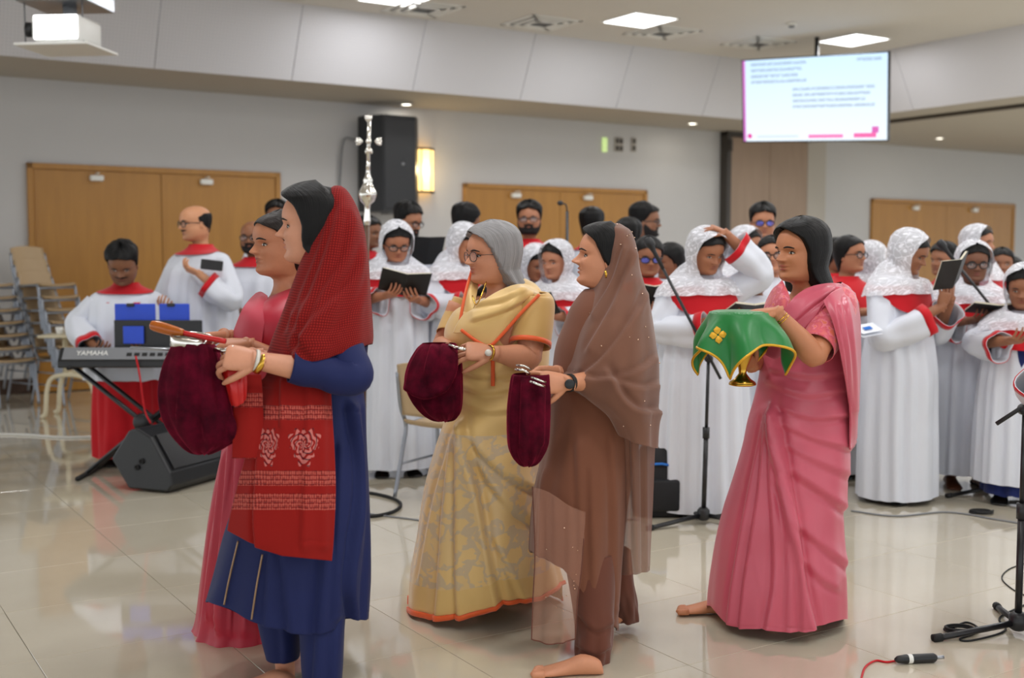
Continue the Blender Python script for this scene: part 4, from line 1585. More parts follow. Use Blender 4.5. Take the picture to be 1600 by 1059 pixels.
def ribbon(mb, pts, wpx, out=.004, n=40, mi=0):
    """flat band following a polyline of world points, facing the viewer"""
    L = cr(np.array(pts), n)
    T = np.gradient(L, axis=0); T /= np.linalg.norm(T, axis=1, keepdims=True)
    v = L - np.array([0, 0, CAMZ]); v /= np.linalg.norm(v, axis=1, keepdims=True)
    S = np.cross(T, v); S /= np.linalg.norm(S, axis=1, keepdims=True)
    a = np.linspace(0, 2 * PI, 8, endpoint=False)
    P = L[:, None] - v[:, None] * (out + .003 * np.sin(a)[None, :, None]) + S[:, None] * (wpx / 2 * np.cos(a))[None, :, None]
    mb.grid(P, True, mi, cap0=True, cap1=True)


def surf_pts(P, pl, n=24):
    """points of a cloth's visible side under a photo polyline"""
    px, py = proj(P); N = nrmg(P, True)
    L = cr(np.array(pl, float), n)
    vis = -N[..., 1] > -.2
    fx, fy, Q = px[vis], py[vis], P[vis]
    out = []
    for x, y in L:
        d = (fx - x) ** 2 + (fy - y) ** 2
        k_ = np.argsort(d)[:4]
        c_ = Q[k_]; w_ = 1 / (d[k_] + .5)
        out.append((c_ * w_[:, None]).sum(0) / w_.sum())
    out = np.array(out)
    res = []
    for (x, y), o in zip(L, out): res.append(at(x, y, o[1]))
    return np.array(res)


class Front:
    """a front woman: body frame turned by rz; world points are measured on the photo"""

    def __init__(s, label, px, ytop, d, rz, head, skin, sh, hairgap=.075, **kw):
        top = at(px, ytop, d)
        s.root = thing('person', label, 'person', (top[0], d, 0), math.radians(rz), None)
        s.rz = math.radians(rz)
        s.d = d
        h = top[2] - hairgap * sh
        s.p = Person(h, sh, *head, skin=skin, q=120, **kw)
        tr = MB(); s.p.trunk(tr); e = MB(); s.p.ears(e)
        s.pieces = [tr, e]

    def L(s, P):
        return (np.asarray(P, float) - np.array(s.root.location)) @ rot('z', s.rz)

    def Wd(s, P):
        return np.asarray(P, float) @ rot('z', s.rz).T + np.array(s.root.location)

    def vec(s, v):
        return np.asarray(v, float) @ rot('z', s.rz)

    def arm(s, sh, el, wr, hd, hn, side, k=1.0, fat=1.0, **kw):
        a = MB(); arm(a, s.L(sh), s.L(el), s.L(wr), k, col=s.p.skin, n=18, fat=fat); s.pieces.append(a)
        b = MB(); hand(b, s.L(wr), s.vec(hd), s.vec(hn), side, k, col=s.p.skin, q=10, **kw); s.pieces.append(b)

    def leg(s, hip, knee, ank, heel, d, **kw):
        a = MB(); leg(a, s.L(hip), s.L(knee), s.L(ank), col=s.p.skin); foot(a, s.L(heel), s.vec(d), col=s.p.skin, up=s.vec(kw.pop('up', (0, 0, 1))), **kw); s.pieces.append(a)

    def done(s, closed=False, browk=1.0):
        weld_body(s.pieces, s.root, None, s.p.skin)
        s.p.features(s.root, None, closed=closed, browk=browk)

    def put(s, name, P, mat, closed=True, thick=0.0, uv=None, mif=None, parent=None):
        m = MB(); m.grid(P, closed, 0, uv=uv, mif=mif)
        return m.build(name, mat, parent or s.root, s.root, thick=thick)

    def hair(s, rows, mat='hair_black', n=96, k=70, **kw):
        m = MB(); m.grid(s.p.T(s.p.shell(rows, n, k, **kw)), False, 0)
        return m.build('hair', mat, s.root)


# ================================================================== the woman in the rose saree (behind the red scarf)
A = Front('woman in rose-pink saree beside the red-scarfed woman, face turned left', 438, 326, 4.45, -62, (6, 2, 0), (188, 126, 94), .236, nose=1.05, lips=.9)
A.arm(at(470, 470, 4.45), at(455, 575, 4.3), at(385, 538, 4.15), (-1, 0, .02), (.1, .3, -1), 1, curl=(.5, .6, .4))
A.arm(at(420, 470, 4.6), at(400, 570, 4.65), at(352, 525, 4.3), (-.8, -.5, .0), (.2, -.2, -1), -1, curl=(.7, .6, .4))
A.leg(at(400, 740, 4.45), at(400, 850, 4.42), at(405, 955, 4.45), gnd(420, 985), (-1, -.2, 0))
A.leg(at(440, 740, 4.5), at(440, 850, 4.5), at(450, 955, 4.6), gnd(455, 970), (-1, -.1, 0))
A.done()
A.hair([(1.0, .06, 0), (.98, .06, 0), (.95, .06, 0), (.90, .06, .0), (.84, .055, .04), (.78, .05, .50), (.71, .05, .92), (.62, .05, 1.12), (.5, .05, 1.30), (.38, .06, 1.5), (.25, .07, 1.7), (.12, .06, 1.9), (.0, .03, 2.2)], 'hair_dark_brown', noise=.006)
P, _ = sil([(455, 415, 478, 4.48, .10, -.03), (470, 398, 492, 4.45, .16, -.02), (500, 385, 500, 4.43, .20), (560, 380, 500, 4.43, .19), (640, 372, 490, 4.45, .17), (700, 350, 480, 4.45, .19), (800, 331, 470, 4.45, .22), (900, 319, 465, 4.45, .24), (965, 311, 470, 4.45, .26), (990, 298, 470, 4.45, .28)], 100, 150)
P = ripple(P, .007, 13, .4, .3, (.35, .9))
P = crease(P, [(.016, 7, 's', [(352, 690), (338, 800), (322, 960)]), (.016, 7, 's', [(362, 690), (350, 820), (338, 980)]), (.012, 6, 's', [(374, 700), (364, 830), (356, 985)]), (.012, 7, 's', [(385, 800), (378, 985)])])
A.put('saree', P, 'rose_saree')
S = sheet([[(400, 458, 4.50), (408, 456, 4.44), (418, 462, 4.38)], [(390, 468, 4.40), (402, 472, 4.32), (417, 482, 4.29)], [(378, 485, 4.30), (392, 495, 4.24), (414, 500, 4.24)], [(362, 525, 4.30), (380, 535, 4.24), (408, 540, 4.22)]], 40, 30)
A.put('saree_fold', S, 'rose_sheer', False, .003)
S = sheet([[(486, 420, 4.62), (474, 424, 4.5), (464, 436, 4.40)], [(494, 440, 4.62), (478, 448, 4.44), (458, 458, 4.34)], [(500, 480, 4.62), (480, 490, 4.40), (448, 480, 4.30)], [(500, 540, 4.6), (470, 540, 4.36), (432, 530, 4.27)]], 40, 30)
A.put('saree_shoulder_fold', S, 'rose_saree', False, .003)

Tm = MB(); Tm.tube([at(474, 452, 4.47), at(468, 480, 4.43), at(462, 520, 4.37), at(457, 556, 4.32)], [.05, .07, .066, .06], 36, 0, cap=False, smooth=30)
A.put('sleeve', Tm.v[0].reshape(30, 36, 3), 'rose_saree', True, .003)

# ================================================================== the woman with the red scarf
B = Front('woman in blue kurta with a red printed scarf over her head', 492, 284, 3.82, -88, (0, 1, 0), (214, 152, 122), .243, hairgap=.10, nose=1.1, lips=1.1, lipcol=(168, 62, 66))
B.arm(at(520, 480, 3.70), at(548, 592, 3.62), at(402, 563, 3.52), (-1, -.05, .12), (.1, .75, -.6), 1, 1.06, curl=(.75, .75, .4), thumb=(.55, .5))
B.arm(at(500, 480, 3.95), at(500, 590, 4.02), at(398, 556, 3.74), (-1, -.3, .05), (.0, -.6, -.6), -1, 1.0, curl=(.8, .7, .4))
B.leg(at(455, 760, 3.85), at(438, 900, 3.85), at(446, 1054, 3.84), gnd(462, 1076), (-.95, -.15, 0))
B.leg(at(500, 760, 3.85), at(508, 900, 3.78), at(506, 1050, 3.69), gnd(520, 1100), (-.95, -.1, 0))

B.done(browk=.9)
B.hair([(1.0, .10, 0), (.985, .10, 0), (.96, .10, 0), (.92, .10, .0), (.87, .10, .04), (.81, .10, .5), (.74, .09, .85), (.64, .075, 1.02), (.5, .07, 1.10), (.36, .07, 1.13), (.22, .07, 1.16), (.08, .07, 1.25, .36, -.3, .42), (-.1, .06, 1.4, .36, -.2, .45)], 'hair_black', noise=.010, frontk=1.0, backk=.45)
P, _ = sil([(540, 462, 574, 3.82, .12), (600, 448, 567, 3.82, .14), (640, 442, 570, 3.82, .15), (700, 405, 572, 3.82, .18), (760, 380, 575, 3.82, .21), (830, 355, 577, 3.82, .24), (900, 338, 577, 3.83, .26), (940, 330, 575, 3.84, .27, .0), (975, 326, 573, 3.85, .28)], 110, 170)
n_, m_ = P.shape[:2]
px_, py_ = proj(P)
hemy = np.interp(px_[-1], [326, 355, 391, 410, 450, 486, 517, 540, 575], [940, 950, 968, 976, 986, 992, 982, 966, 966])
hz = np.array([at(a_, b_, c_)[2] for a_, b_, c_ in zip(px_[-1], hemy, P[-1, :, 1])]) - P[-1, :, 2]
P[..., 2] += np.linspace(0, 1, n_)[:, None] ** 4 * hz[None]
P = ripple(P, .006, 8, 1.4, .2, (.45, .95))
P = crease(P, [(.022, 10, 's', [(545, 640), (560, 760), (540, 900), (548, 968)]), (.014, 9, 's', [(505, 860), (495, 985)]), (.014, 9, 's', [(440, 870), (450, 990)]), (.012, 9, 's', [(420, 870), (412, 975)]), (.012, 12, 'r', [(470, 880), (470, 985)]), (.016, 10, 's', [(566, 640), (574, 800), (562, 960)]), (.01, 8, 's', [(528, 700), (520, 960)])])
ku = B.put('kurta', P, 'blue_kurta', thick=.003)
for pl in ([(372, 845), (358, 905), (350, 945)], [(410, 866), (401, 915), (393, 968)]):
    m = MB(); ribbon(m, surf_pts(P, pl), .006, .012); m.build('beaded_seam', 'bead_thread', ku, B.root)
# trousers
P, _ = sil([(930, 400, 476, 3.84, .085), (960, 402, 474, 3.83, .08), (990, 408, 470, 3.82, .075), (1026, 417, 467, 3.81, .065)], 40, 60)
B.put('trouser_leg', crease(P, [(.01, 8, 's', [(430, 900), (440, 1026)])]), 'blue_kurta', thick=.003)
P, _ = sil([(930, 463, 541, 3.74, .09), (960, 465, 539, 3.72, .09), (990, 469, 537, 3.70, .085), (1040, 472, 535, 3.69, .08), (1080, 476, 532, 3.69, .07)], 40, 60)
B.put('trouser_leg', crease(P, [(.012, 9, 's', [(500, 900), (490, 1060)]), (.01, 9, 's', [(522, 960), (515, 1070)])]), 'blue_kurta', thick=.003)
# sleeve
sh_, el_, wr_ = at(525, 500, 3.72), at(545, 588, 3.62), at(402, 562, 3.53)
m = MB(); q_ = np.array([sh_, sh_ * .4 + el_ * .6, el_ + np.array([.012, 0, .0]), el_ * .72 + wr_ * .28, el_ * .36 + wr_ * .64])
Tm = MB(); Tm.tube(q_, [.075, .068, .062, .056, .052], 40, 0, cap=False, smooth=60)
Pq = Tm.v[0].reshape(60, 40, 3)
r5_ = np.random.RandomState(5)
cen = Pq.mean(1, keepdims=True)
wv_ = .05 * np.sin(np.linspace(0, 26, 60))[:, None] * np.sin(np.linspace(0, 2 * PI, 40, endpoint=False) + 1)[None] * sst(.3, .5, np.linspace(0, 1, 60))[:, None]
Pq = cen + (Pq - cen) * (1 + wv_)[..., None]
B.put('sleeve', Pq, 'blue_kurta', True, .003)
# the scarf over the head and shoulders
P, _ = sil([(291, 522, 533, 3.84, .02), (297, 515, 541, 3.84, .055), (312, 505, 551, 3.84, .085), (335, 496, 561, 3.84, .11), (365, 486, 569, 3.83, .125), (400, 474, 574, 3.82, .14), (440, 460, 577, 3.81, .165), (480, 446, 579, 3.79, .19), (515, 432, 581, 3.78, .21), (540, 422, 582, 3.77, .22), (556, 412, 581, 3.77, .225)], 120, 170)
n_, m_ = P.shape[:2]
px_, py_ = proj(P)
hemy = np.interp(px_[-1], [410, 440, 480, 510, 545, 583], [572, 576, 566, 560, 548, 536])
hz = np.array([at(a_, b_, c_)[2] for a_, b_, c_ in zip(px_[-1], hemy, P[-1, :, 1])]) - P[-1, :, 2]
P[..., 2] += np.linspace(0, 1, n_)[:, None] ** 3 * hz[None]
P = ripple(P, .004, 6, .3, .3, (.3, .9))
P = crease(P, [(.010, 12, 's', [(528, 330), (515, 380), (490, 450), (462, 520)]), (.009, 11, 's', [(545, 345), (535, 400), (505, 460), (475, 530)]), (.010, 13, 's', [(562, 395), (550, 430), (515, 475), (480, 520), (462, 552)]),
               (.006, 10, 's', [(512, 345), (498, 390), (474, 450), (448, 515)]), (.007, 12, 's', [(572, 440), (555, 480), (520, 520)]), (.007, 11, 's', [(470, 480), (470, 530), (485, 555)]), (.006, 11, 's', [(455, 500), (452, 540), (462, 565)])])
scarf = B.put('head_scarf', P, 'red_scarf', thick=.003)
# its printed ends hanging in front
rows_ = [(560, 425, 515, 3.66), (600, 412, 516, 3.60), (640, 400, 518, 3.555), (700, 388, 522, 3.525), (760, 373, 524, 3.51), (820, 360, 521, 3.50), (850, 356, 518, 3.50)]
ctrl = []
for y, xl, xr, Y in rows_:
    ctrl.append([(xl + (xr - xl) * f_, y + .02 * (y - 560) * 5 * (f_ - .5) * (y > 780) * .25, Y + .10 * (f_ - .45) ** 2 * 4 * .6 + .04 * (f_ < .1)) for f_ in (0, .25, .5, .75, 1)])
S = sheet(ctrl, 110, 90)
uvv = np.zeros(S.shape[:2] + (2,))
px_, py_ = proj(S)
end = np.interp(px_[-1], [355, 410, 440, 518], [828, 858, 868, 876])
hz = np.array([at(a_, b_, c_)[2] for a_, b_, c_ in zip(px_[-1], end, S[-1, :, 1])]) - S[-1, :, 2]
S[..., 2] += np.linspace(0, 1, 110)[:, None] ** 2.5 * hz[None]
px_, py_ = proj(S)
uvv[..., 1] = (py_ - 580) / 300.; uvv[..., 0] = (px_ - 460) / 1800 * 3.5
S = crease(S, [(.012, 7, 's', [(408, 600), (405, 700), (398, 800), (400, 850)]), (.008, 9, 's', [(480, 610), (478, 660), (470, 850)]), (.008, 8, 's', [(440, 600), (438, 660)]), (.007, 8, 'r', [(500, 600), (505, 850)])], False)
B.put('scarf_end', S, 'red_print', False, .004, uv=uvv)
ctrl = [[(388 + (f_ - .5) * w_, y, Y + .04 * abs(f_ - .5)) for f_ in (0, .33, .66, 1)] for y, w_, Y in ((585, 40, 3.60), (630, 46, 3.56), (680, 48, 3.54), (716, 50, 3.53))]
S = sheet(ctrl, 60, 40); px_, py_ = proj(S)
uvv = np.stack([(px_ - 388) / 1800 * 3.5 - .2, (py_ - 560) / 300.], -1)
B.put('scarf_end', S, 'red_print', False, .004, uv=uvv)
# bracelet and ring watch
d_ = at(402, 563, 3.52) - at(548, 592, 3.62); d_ /= np.linalg.norm(d_)
c_ = at(400, 563, 3.52)
m = MB(); m.lathe([(.033, -.006), (.0345, 0), (.033, .006), (.031, 0), (.033, -.006)], 28, c_, axis=d_); m.build('bangle', 'watch_white', B.root, B.root)
m = MB(); m.lathe([(.033, -.010), (.036, 0), (.033, .010), (.031, 0), (.033, -.010)], 28, c_ - d_ * .012 + np.array([0, 0, -.006]), axis=d_ + np.array([0, 0, .25])); m.build('bracelet', 'gold', B.root, B.root)

# ================================================================== the grey-haired woman in the gold saree
G = Front('grey-haired woman with spectacles in a gold saree with orange border', 772, 345, 4.62, -66, (0, 4, 0), (204, 142, 110), .226, hairgap=.09, nose=1.0, lips=.9, wide=1.15, lipcol=(160, 62, 60))
G.arm(at(838, 478, 4.50), at(826, 560, 4.40), at(768, 551, 4.30), (-1, -.1, .08), (.0, .7, -.7), 1, 1.05, 1.15, curl=(.45, .6, .4))
G.arm(at(720, 478, 4.75), at(690, 540, 4.72), at(700, 545, 4.42), (-.6, -.6, -.05), (.1, -.2, -1), -1, 1.0, curl=(.6, .6, .4))
G.leg(at(745, 760, 4.6), at(735, 850, 4.5), at(725, 930, 4.5), gnd(745, 955), (-.95, -.2, 0))
G.leg(at(800, 760, 4.7), at(815, 850, 4.75), at(835, 925, 4.85), gnd(850, 938), (-.95, 0, 0))
G.done()
G.hair([(1.0, .10, 0), (.985, .10, 0), (.955, .10, 0), (.91, .10, .0), (.86, .095, .06), (.80, .09, .5), (.72, .085, .82), (.62, .085, .98), (.5, .09, 1.12), (.36, .10, 1.28), (.22, .11, 1.42), (.06, .12, 1.55, .34, -.3, .42), (-.1, .12, 1.68, .36, -.25, .50), (-.22, .08, 1.8, .38, -.25, .56), (-.32, .02, 1.95, .34, -.2, .56)], 'hair_grey', noise=.022, frontk=.8, jag=.1, seed=4)
spectacles(G.p, G.root, None, rim=.0022)
P, _ = sil([(452, 752, 820, 4.64, .08, -.045), (458, 738, 838, 4.64, .11, -.035), (470, 722, 850, 4.63, .14, -.02), (490, 706, 857, 4.62, .17), (520, 694, 860, 4.62, .19), (560, 703, 858, 4.62, .19), (600, 708, 856, 4.62, .19), (640, 700, 855, 4.62, .20), (700, 679, 855, 4.62, .21), (766, 661, 857, 4.62, .23), (845, 649, 862, 4.63, .26), (901, 639, 872, 4.65, .28), (946, 637, 881, 4.68, .30)], 130, 190)
n_, m_ = P.shape[:2]
px_, py_ = proj(P)
front = -(P[-1, :, 1] - 4.68)
hemy = np.interp(px_[-1], [636, 671, 719, 758, 780, 810, 845, 882], [956, 969, 966, 957, 945, 942, 938, 912])
hz = np.array([at(a_, b_, c_)[2] for a_, b_, c_ in zip(px_[-1], hemy, P[-1, :, 1])]) - P[-1, :, 2]
P[..., 2] += np.linspace(0, 1, n_)[:, None] ** 5 * (hz * (front > -.05))[None]
P = ripple(P, .005, 9, .9, .2, (.5, .95))
P = crease(P, [(.030, 12, 's', [(728, 668), (745, 760), (764, 860), (780, 942)][::-1]), (.016, 9, 's', [(724, 665), (715, 760), (712, 900), (715, 962)]), (.013, 8, 's', [(716, 670), (696, 780), (680, 965)]), (.012, 8, 's', [(706, 690), (676, 790), (655, 900)]),
               (.018, 10, 's', [(728, 680), (765, 722), (800, 750), (835, 768)]), (.016, 10, 's', [(738, 715), (775, 770), (805, 800), (840, 825)]), (.012, 8, 's', [(760, 830), (790, 880), (815, 935)]),
               (.010, 8, 's', [(712, 600), (760, 615), (850, 600)]), (.010, 8, 's', [(712, 630), (770, 645), (850, 630)]), (.008, 8, 's', [(715, 575), (760, 590), (850, 580)])])
V_ = np.linspace(0, 1, n_)
ys_ = py_.mean(1)
o = G.put('saree', P, ['gold_plain', 'gold_brocade'], mif=lambda i, j: 1 if (ys_[min(i, n_ - 1)] > 668 and i < n_ - 12) else 0)
m = MB(); m.grid(P[-3:] + nrmg(P, True)[-3:] * .004, True, 0); m.build('saree_border', 'orange_border', o, G.root, thick=.006)
# pallu across the chest, pinned at the shoulder
S = sheet([[(724, 492, 4.47), (750, 476, 4.43), (780, 456, 4.44), (812, 446, 4.47), (842, 451, 4.55)], [(718, 500, 4.465), (746, 490, 4.41), (784, 470, 4.405), (822, 456, 4.42), (852, 466, 4.56)],
           [(712, 510, 4.46), (738, 506, 4.40), (774, 498, 4.385), (812, 472, 4.405), (858, 482, 4.56)], [(708, 520, 4.46), (732, 522, 4.40), (765, 540, 4.38), (800, 505, 4.39), (840, 462, 4.42)]], 50, 70)
S = crease(S, [(.008, 7, 's', [(745, 500), (790, 485), (830, 462)]), (.008, 7, 's', [(735, 480), (785, 470), (820, 455)])], False)
o = G.put('pallu', S, 'gold_plain', False, .004)
S = sheet([[(737, 421, 4.68), (743, 430, 4.66), (748, 440, 4.64)], [(728, 455, 4.58), (735, 465, 4.54), (742, 474, 4.52)], [(718, 498, 4.52), (726, 502, 4.49), (734, 498, 4.48)]], 30, 16)
G.put('pallu_far_edge', S, 'gold_plain', False, .004)
m = MB()
ribbon(m, [at(738, 420, 4.66), at(732, 440, 4.60), at(725, 468, 4.54), at(719, 500, 4.50)], .012)
ribbon(m, [at(843, 460, 4.41), at(815, 488, 4.385), at(785, 522, 4.375), at(765, 540, 4.37), at(745, 533, 4.375), at(720, 515, 4.40)], .013)
ribbon(m, [at(768, 540, 4.365), at(770, 570, 4.40), at(770, 603, 4.41)], .016)
m.build('pallu_border', 'orange_border', o, G.root)
# near sleeve with orange edge
sh_, el_ = at(836, 470, 4.49), at(828, 540, 4.43)
m = MB(); Tm = MB(); Tm.tube([sh_ + np.array([0, 0, .03]), sh_, sh_ * .5 + el_ * .5, el_], [.045, .075, .08, .078], 40, 0, cap=False, smooth=30)
o = G.put('sleeve', Tm.v[0].reshape(30, 40, 3), 'gold_blouse', True, .003)
m = MB(); Pq = Tm.v[0].reshape(30, 40, 3)[-3:]; cc_ = Pq.mean(1, keepdims=True); m.grid(cc_ + (Pq - cc_) * 1.04, True, 0); m.build('sleeve_border', 'orange_border', o, G.root, thick=.003)
Tm = MB(); Tm.tube([at(726, 472, 4.76), at(712, 500, 4.74), at(702, 524, 4.70)], [.05, .055, .055], 40, 0, cap=False, smooth=30)
G.put('sleeve', Tm.v[0].reshape(30, 40, 3), 'gold_blouse', True, .003)
d_ = at(768, 551, 4.30) - at(826, 560, 4.40); d_ /= np.linalg.norm(d_)
m = MB(); m.lathe([(.029, -.006), (.032, 0), (.029, .006), (.027, 0), (.029, -.006)], 28, at(765, 551, 4.295), axis=d_)
m.build('watch_strap', 'gold', G.root, G.root)
m = MB(); m.lathe([(.013, -.004), (.013, .003), (.001, .004)], 20, at(763, 551, 4.262), axis=(0, -1, .1)); m.build('watch_face', 'watch_white', G.root, G.root)
# necklace
m = MB(); m.tube([at(760, 440, 4.50), at(752, 462, 4.44), at(744, 476, 4.43), at(738, 462, 4.47)], .0025, 6, smooth=20); m.build('necklace', 'gold', G.root, G.root)

# ================================================================== the woman in brown with the sheer dupatta
D = Front('woman in brown kurta with a sheer brown dupatta over her head', 940, 347, 4.2, -90, (0, -6, 0), (206, 142, 108), .222, hairgap=.09, nose=1.1, lips=1.0, lipcol=(176, 92, 86))
D.arm(at(965, 505, 4.06), at(965, 592, 4.10), at(886, 598, 3.92), (-1, -.12, .03), (.05, .85, -.4), 1, 1.0, curl=(.22, .3, .25), thumb=(.7, .2))
D.arm(at(930, 505, 4.36), at(935, 600, 4.36), at(872, 582, 4.12), (-1, -.3, .05), (.0, -.5, -.8), -1, 1.0, curl=(.35, .5, .4))
D.leg(at(905, 800, 4.17), at(915, 900, 4.1), at(926, 1015, 4.05), gnd(940, 1052), (-1, -.06, 0))
D.leg(at(925, 800, 4.24), at(955, 900, 4.28), at(978, 960, 4.40), gnd(990, 985) + np.array([0, 0, .07]), (-.78, -.25, -.45), up=(-.45, 0, .8))
D.done(browk=.9)
D.hair([(1.0, .09, 0), (.985, .09, 0), (.955, .09, 0), (.91, .09, .0), (.86, .085, .06), (.80, .08, .5), (.72, .075, .88), (.62, .07, 1.06), (.5, .07, 1.22), (.4, .075, 1.42), (.25, .06, 1.75), (.1, .04, 1.9), (-.05, .02, 2.1)], 'hair_black', noise=.006, frontk=.9, backk=.25)
m = MB(); m.tube([at(946, 423, 3.99), at(947, 428, 3.985), at(947, 434, 3.99)], [.004, .005, .003], 8); m.build('earring', 'gold', D.root, D.root)
P, _ = sil([(450, 914, 968, 4.2, .055, -.005), (460, 906, 985, 4.2, .09), (480, 892, 1000, 4.2, .13), (505, 882, 1010, 4.2, .15), (545, 868, 1012, 4.2, .16), (600, 862, 1008, 4.2, .16), (660, 857, 1000, 4.2, .17), (720, 846, 985, 4.2, .19), (780, 834, 975, 4.2, .20), (857, 828, 966, 4.2, .21), (872, 830, 966, 4.2, .21)], 110, 150)
n_, m_ = P.shape[:2]; px_, py_ = proj(P)
hemy = np.interp(px_[-1], [826, 850, 880, 900, 930, 966], [860, 872, 888, 912, 950, 985])
hz = np.array([at(a_, b_, c_)[2] for a_, b_, c_ in zip(px_[-1], hemy, P[-1, :, 1])]) - P[-1, :, 2]
P[..., 2] += np.linspace(0, 1, n_)[:, None] ** 3 * hz[None]
P = ripple(P, .004, 9, .5, .2, (.4, .95))
P = crease(P, [(.010, 9, 's', [(950, 690), (955, 800), (955, 950)]), (.008, 10, 's', [(900, 700), (905, 850)]), (.008, 9, 's', [(920, 740), (925, 930)]), (.010, 8, 's', [(846, 740), (842, 860)])])
D.put('kurta', P, 'brown_kurta', thick=.003)
for rows_ in ([(860, 880, 962, 4.12, .11), (930, 892, 960, 4.08, .10), (985, 900, 957, 4.06, .085), (1020, 899, 953, 4.05, .07), (1044, 900, 950, 4.05, .062)],
              [(860, 940, 985, 4.28, .09), (910, 950, 990, 4.31, .08), (945, 958, 995, 4.36, .065), (968, 962, 997, 4.40, .055)]):
    P, _ = sil(rows_, 44, 60)
    P = ripple(P, .003, 6, .3, 1.2, (.1, .6))
    o = D.put('trouser_leg', crease(P, [(.008, 6, 's', [(905, 960), (930, 985), (955, 975)]), (.007, 6, 's', [(905, 1010), (930, 1022), (952, 1012)])]), 'brown_trouser', thick=.003)
Tm = MB(); Tm.tube([at(972, 560, 4.12), at(966, 592, 4.10), at(942, 594, 4.05), at(916, 597, 3.99)], [.05, .056, .052, .046], 36, 0, cap=False, smooth=30)
D.put('sleeve', Tm.v[0].reshape(30, 36, 3), 'brown_kurta', True, .003)
# dupatta
P, _ = sil([(349, 952, 968, 4.21, .03), (353, 944, 975, 4.21, .06), (362, 946, 986, 4.21, .095), (385, 944, 994, 4.2, .115), (415, 938, 998, 4.2, .125), (450, 925, 1008, 4.2, .15), (485, 908, 1016, 4.19, .19), (520, 893, 1022, 4.18, .215), (560, 884, 1028, 4.17, .23), (600, 880, 1029, 4.16, .235), (640, 930, 1027, 4.16, .23), (670, 950, 1025, 4.16, .22)], 130, 170)
n_, m_ = P.shape[:2]; px_, py_ = proj(P)
hemy = np.interp(px_[-1], [940, 960, 985, 1025], [655, 672, 690, 700])
hz = np.array([at(a_, b_, c_)[2] for a_, b_, c_ in zip(px_[-1], hemy, P[-1, :, 1])]) - P[-1, :, 2]
P[..., 2] += np.linspace(0, 1, n_)[:, None] ** 4 * hz[None]
P = ripple(P, .004, 7, .8, .4, (.2, .9))
P = crease(P, [(.012, 9, 's', [(985, 400), (960, 470), (920, 540)]), (.014, 9, 's', [(1005, 460), (985, 500), (945, 555), (905, 590)]), (.012, 8, 's', [(1020, 560), (990, 580), (940, 592), (890, 585)]), (.018, 10, 's', [(1026, 640), (1000, 640), (975, 620), (955, 585)]),
               (.008, 6, 's', [(972, 390), (955, 440), (925, 490)]), (.012, 9, 's', [(1022, 600), (1000, 605), (965, 595)])])
dup_ = D.put('dupatta', P, 'brown_sheer', thick=0)
rs = np.random.RandomState(3)
m = MB(); px_, py_ = proj(P); N_ = nrmg(P, True)
for _ in range(70):
    i, j = rs.randint(8, n_ - 4), rs.randint(m_)
    if N_[i, j, 1] > -.05: continue
    m.ball(P[i, j] + N_[i, j] * .002, .0028, 4)
tag(m.build('sequins', 'sequin', dup_, D.root), kind='stuff')
# the end of the dupatta falling behind, and the sheer corner in front
S = sheet([[(962, 650, 4.08), (985, 660, 4.02), (1008, 660, 4.06), (1026, 640, 4.16)], [(966, 720, 4.10), (985, 725, 4.05), (1005, 725, 4.08), (1022, 720, 4.16)], [(968, 800, 4.12), (985, 805, 4.08), (1002, 805, 4.11), (1018, 800, 4.18)], [(969, 898, 4.14), (985, 898, 4.10), (1000, 895, 4.13), (1012, 890, 4.18)]], 60, 40)
S = crease(S, [(.012, 6, 's', [(985, 680), (990, 890)]), (.010, 5, 's', [(1003, 680), (1004, 890)])], False)
o = D.put('dupatta_end', S, 'brown_sheer', False)
S = sheet([[(832, 760, 3.98), (860, 770, 3.96), (890, 790, 3.96), (915, 800, 3.98)], [(836, 860, 3.95), (862, 868, 3.93), (890, 880, 3.93), (908, 890, 3.95)], [(833, 940, 3.93), (858, 945, 3.91), (882, 948, 3.91), (902, 935, 3.93)], [(831, 998, 3.92), (856, 1006, 3.90), (878, 1004, 3.90), (898, 998, 3.92)]], 50, 40)
S = ripple(S, .004, 3, .2, .2, None, False)
o = D.put('dupatta_corner', S, 'blush_sheer', False)
m = MB(); m.tube(np.concatenate([S[::2, 0], S[-1, ::2], S[::-2, -1][:22]]), .0022, 6); m.build('scalloped_hem', 'brown_trouser', o, D.root)
m = MB()
for _ in range(12):
    m.ball(S[rs.randint(2, 48), rs.randint(2, 38)] - np.array([0, .003, 0]), .0025, 4)
tag(m.build('sequins', 'sequin', o, D.root), kind='stuff')
d_ = at(886, 598, 3.92) - at(965, 592, 4.10); d_ /= np.linalg.norm(d_)
m = MB(); m.lathe([(.0285, -.009), (.031, -.007), (.031, .007), (.0285, .009), (.027, 0), (.0285, -.009)], 28, at(890, 598, 3.923), axis=d_); m.build('watch_strap', 'black_rubber', D.root, D.root)
m = MB(); m.lathe([(.017, -.006), (.017, .002), (.014, .004), (.001, .004)], 20, at(890, 600, 3.888), axis=(.05, -1, .1)); m.build('watch_face', 'black_plastic', D.root, D.root)

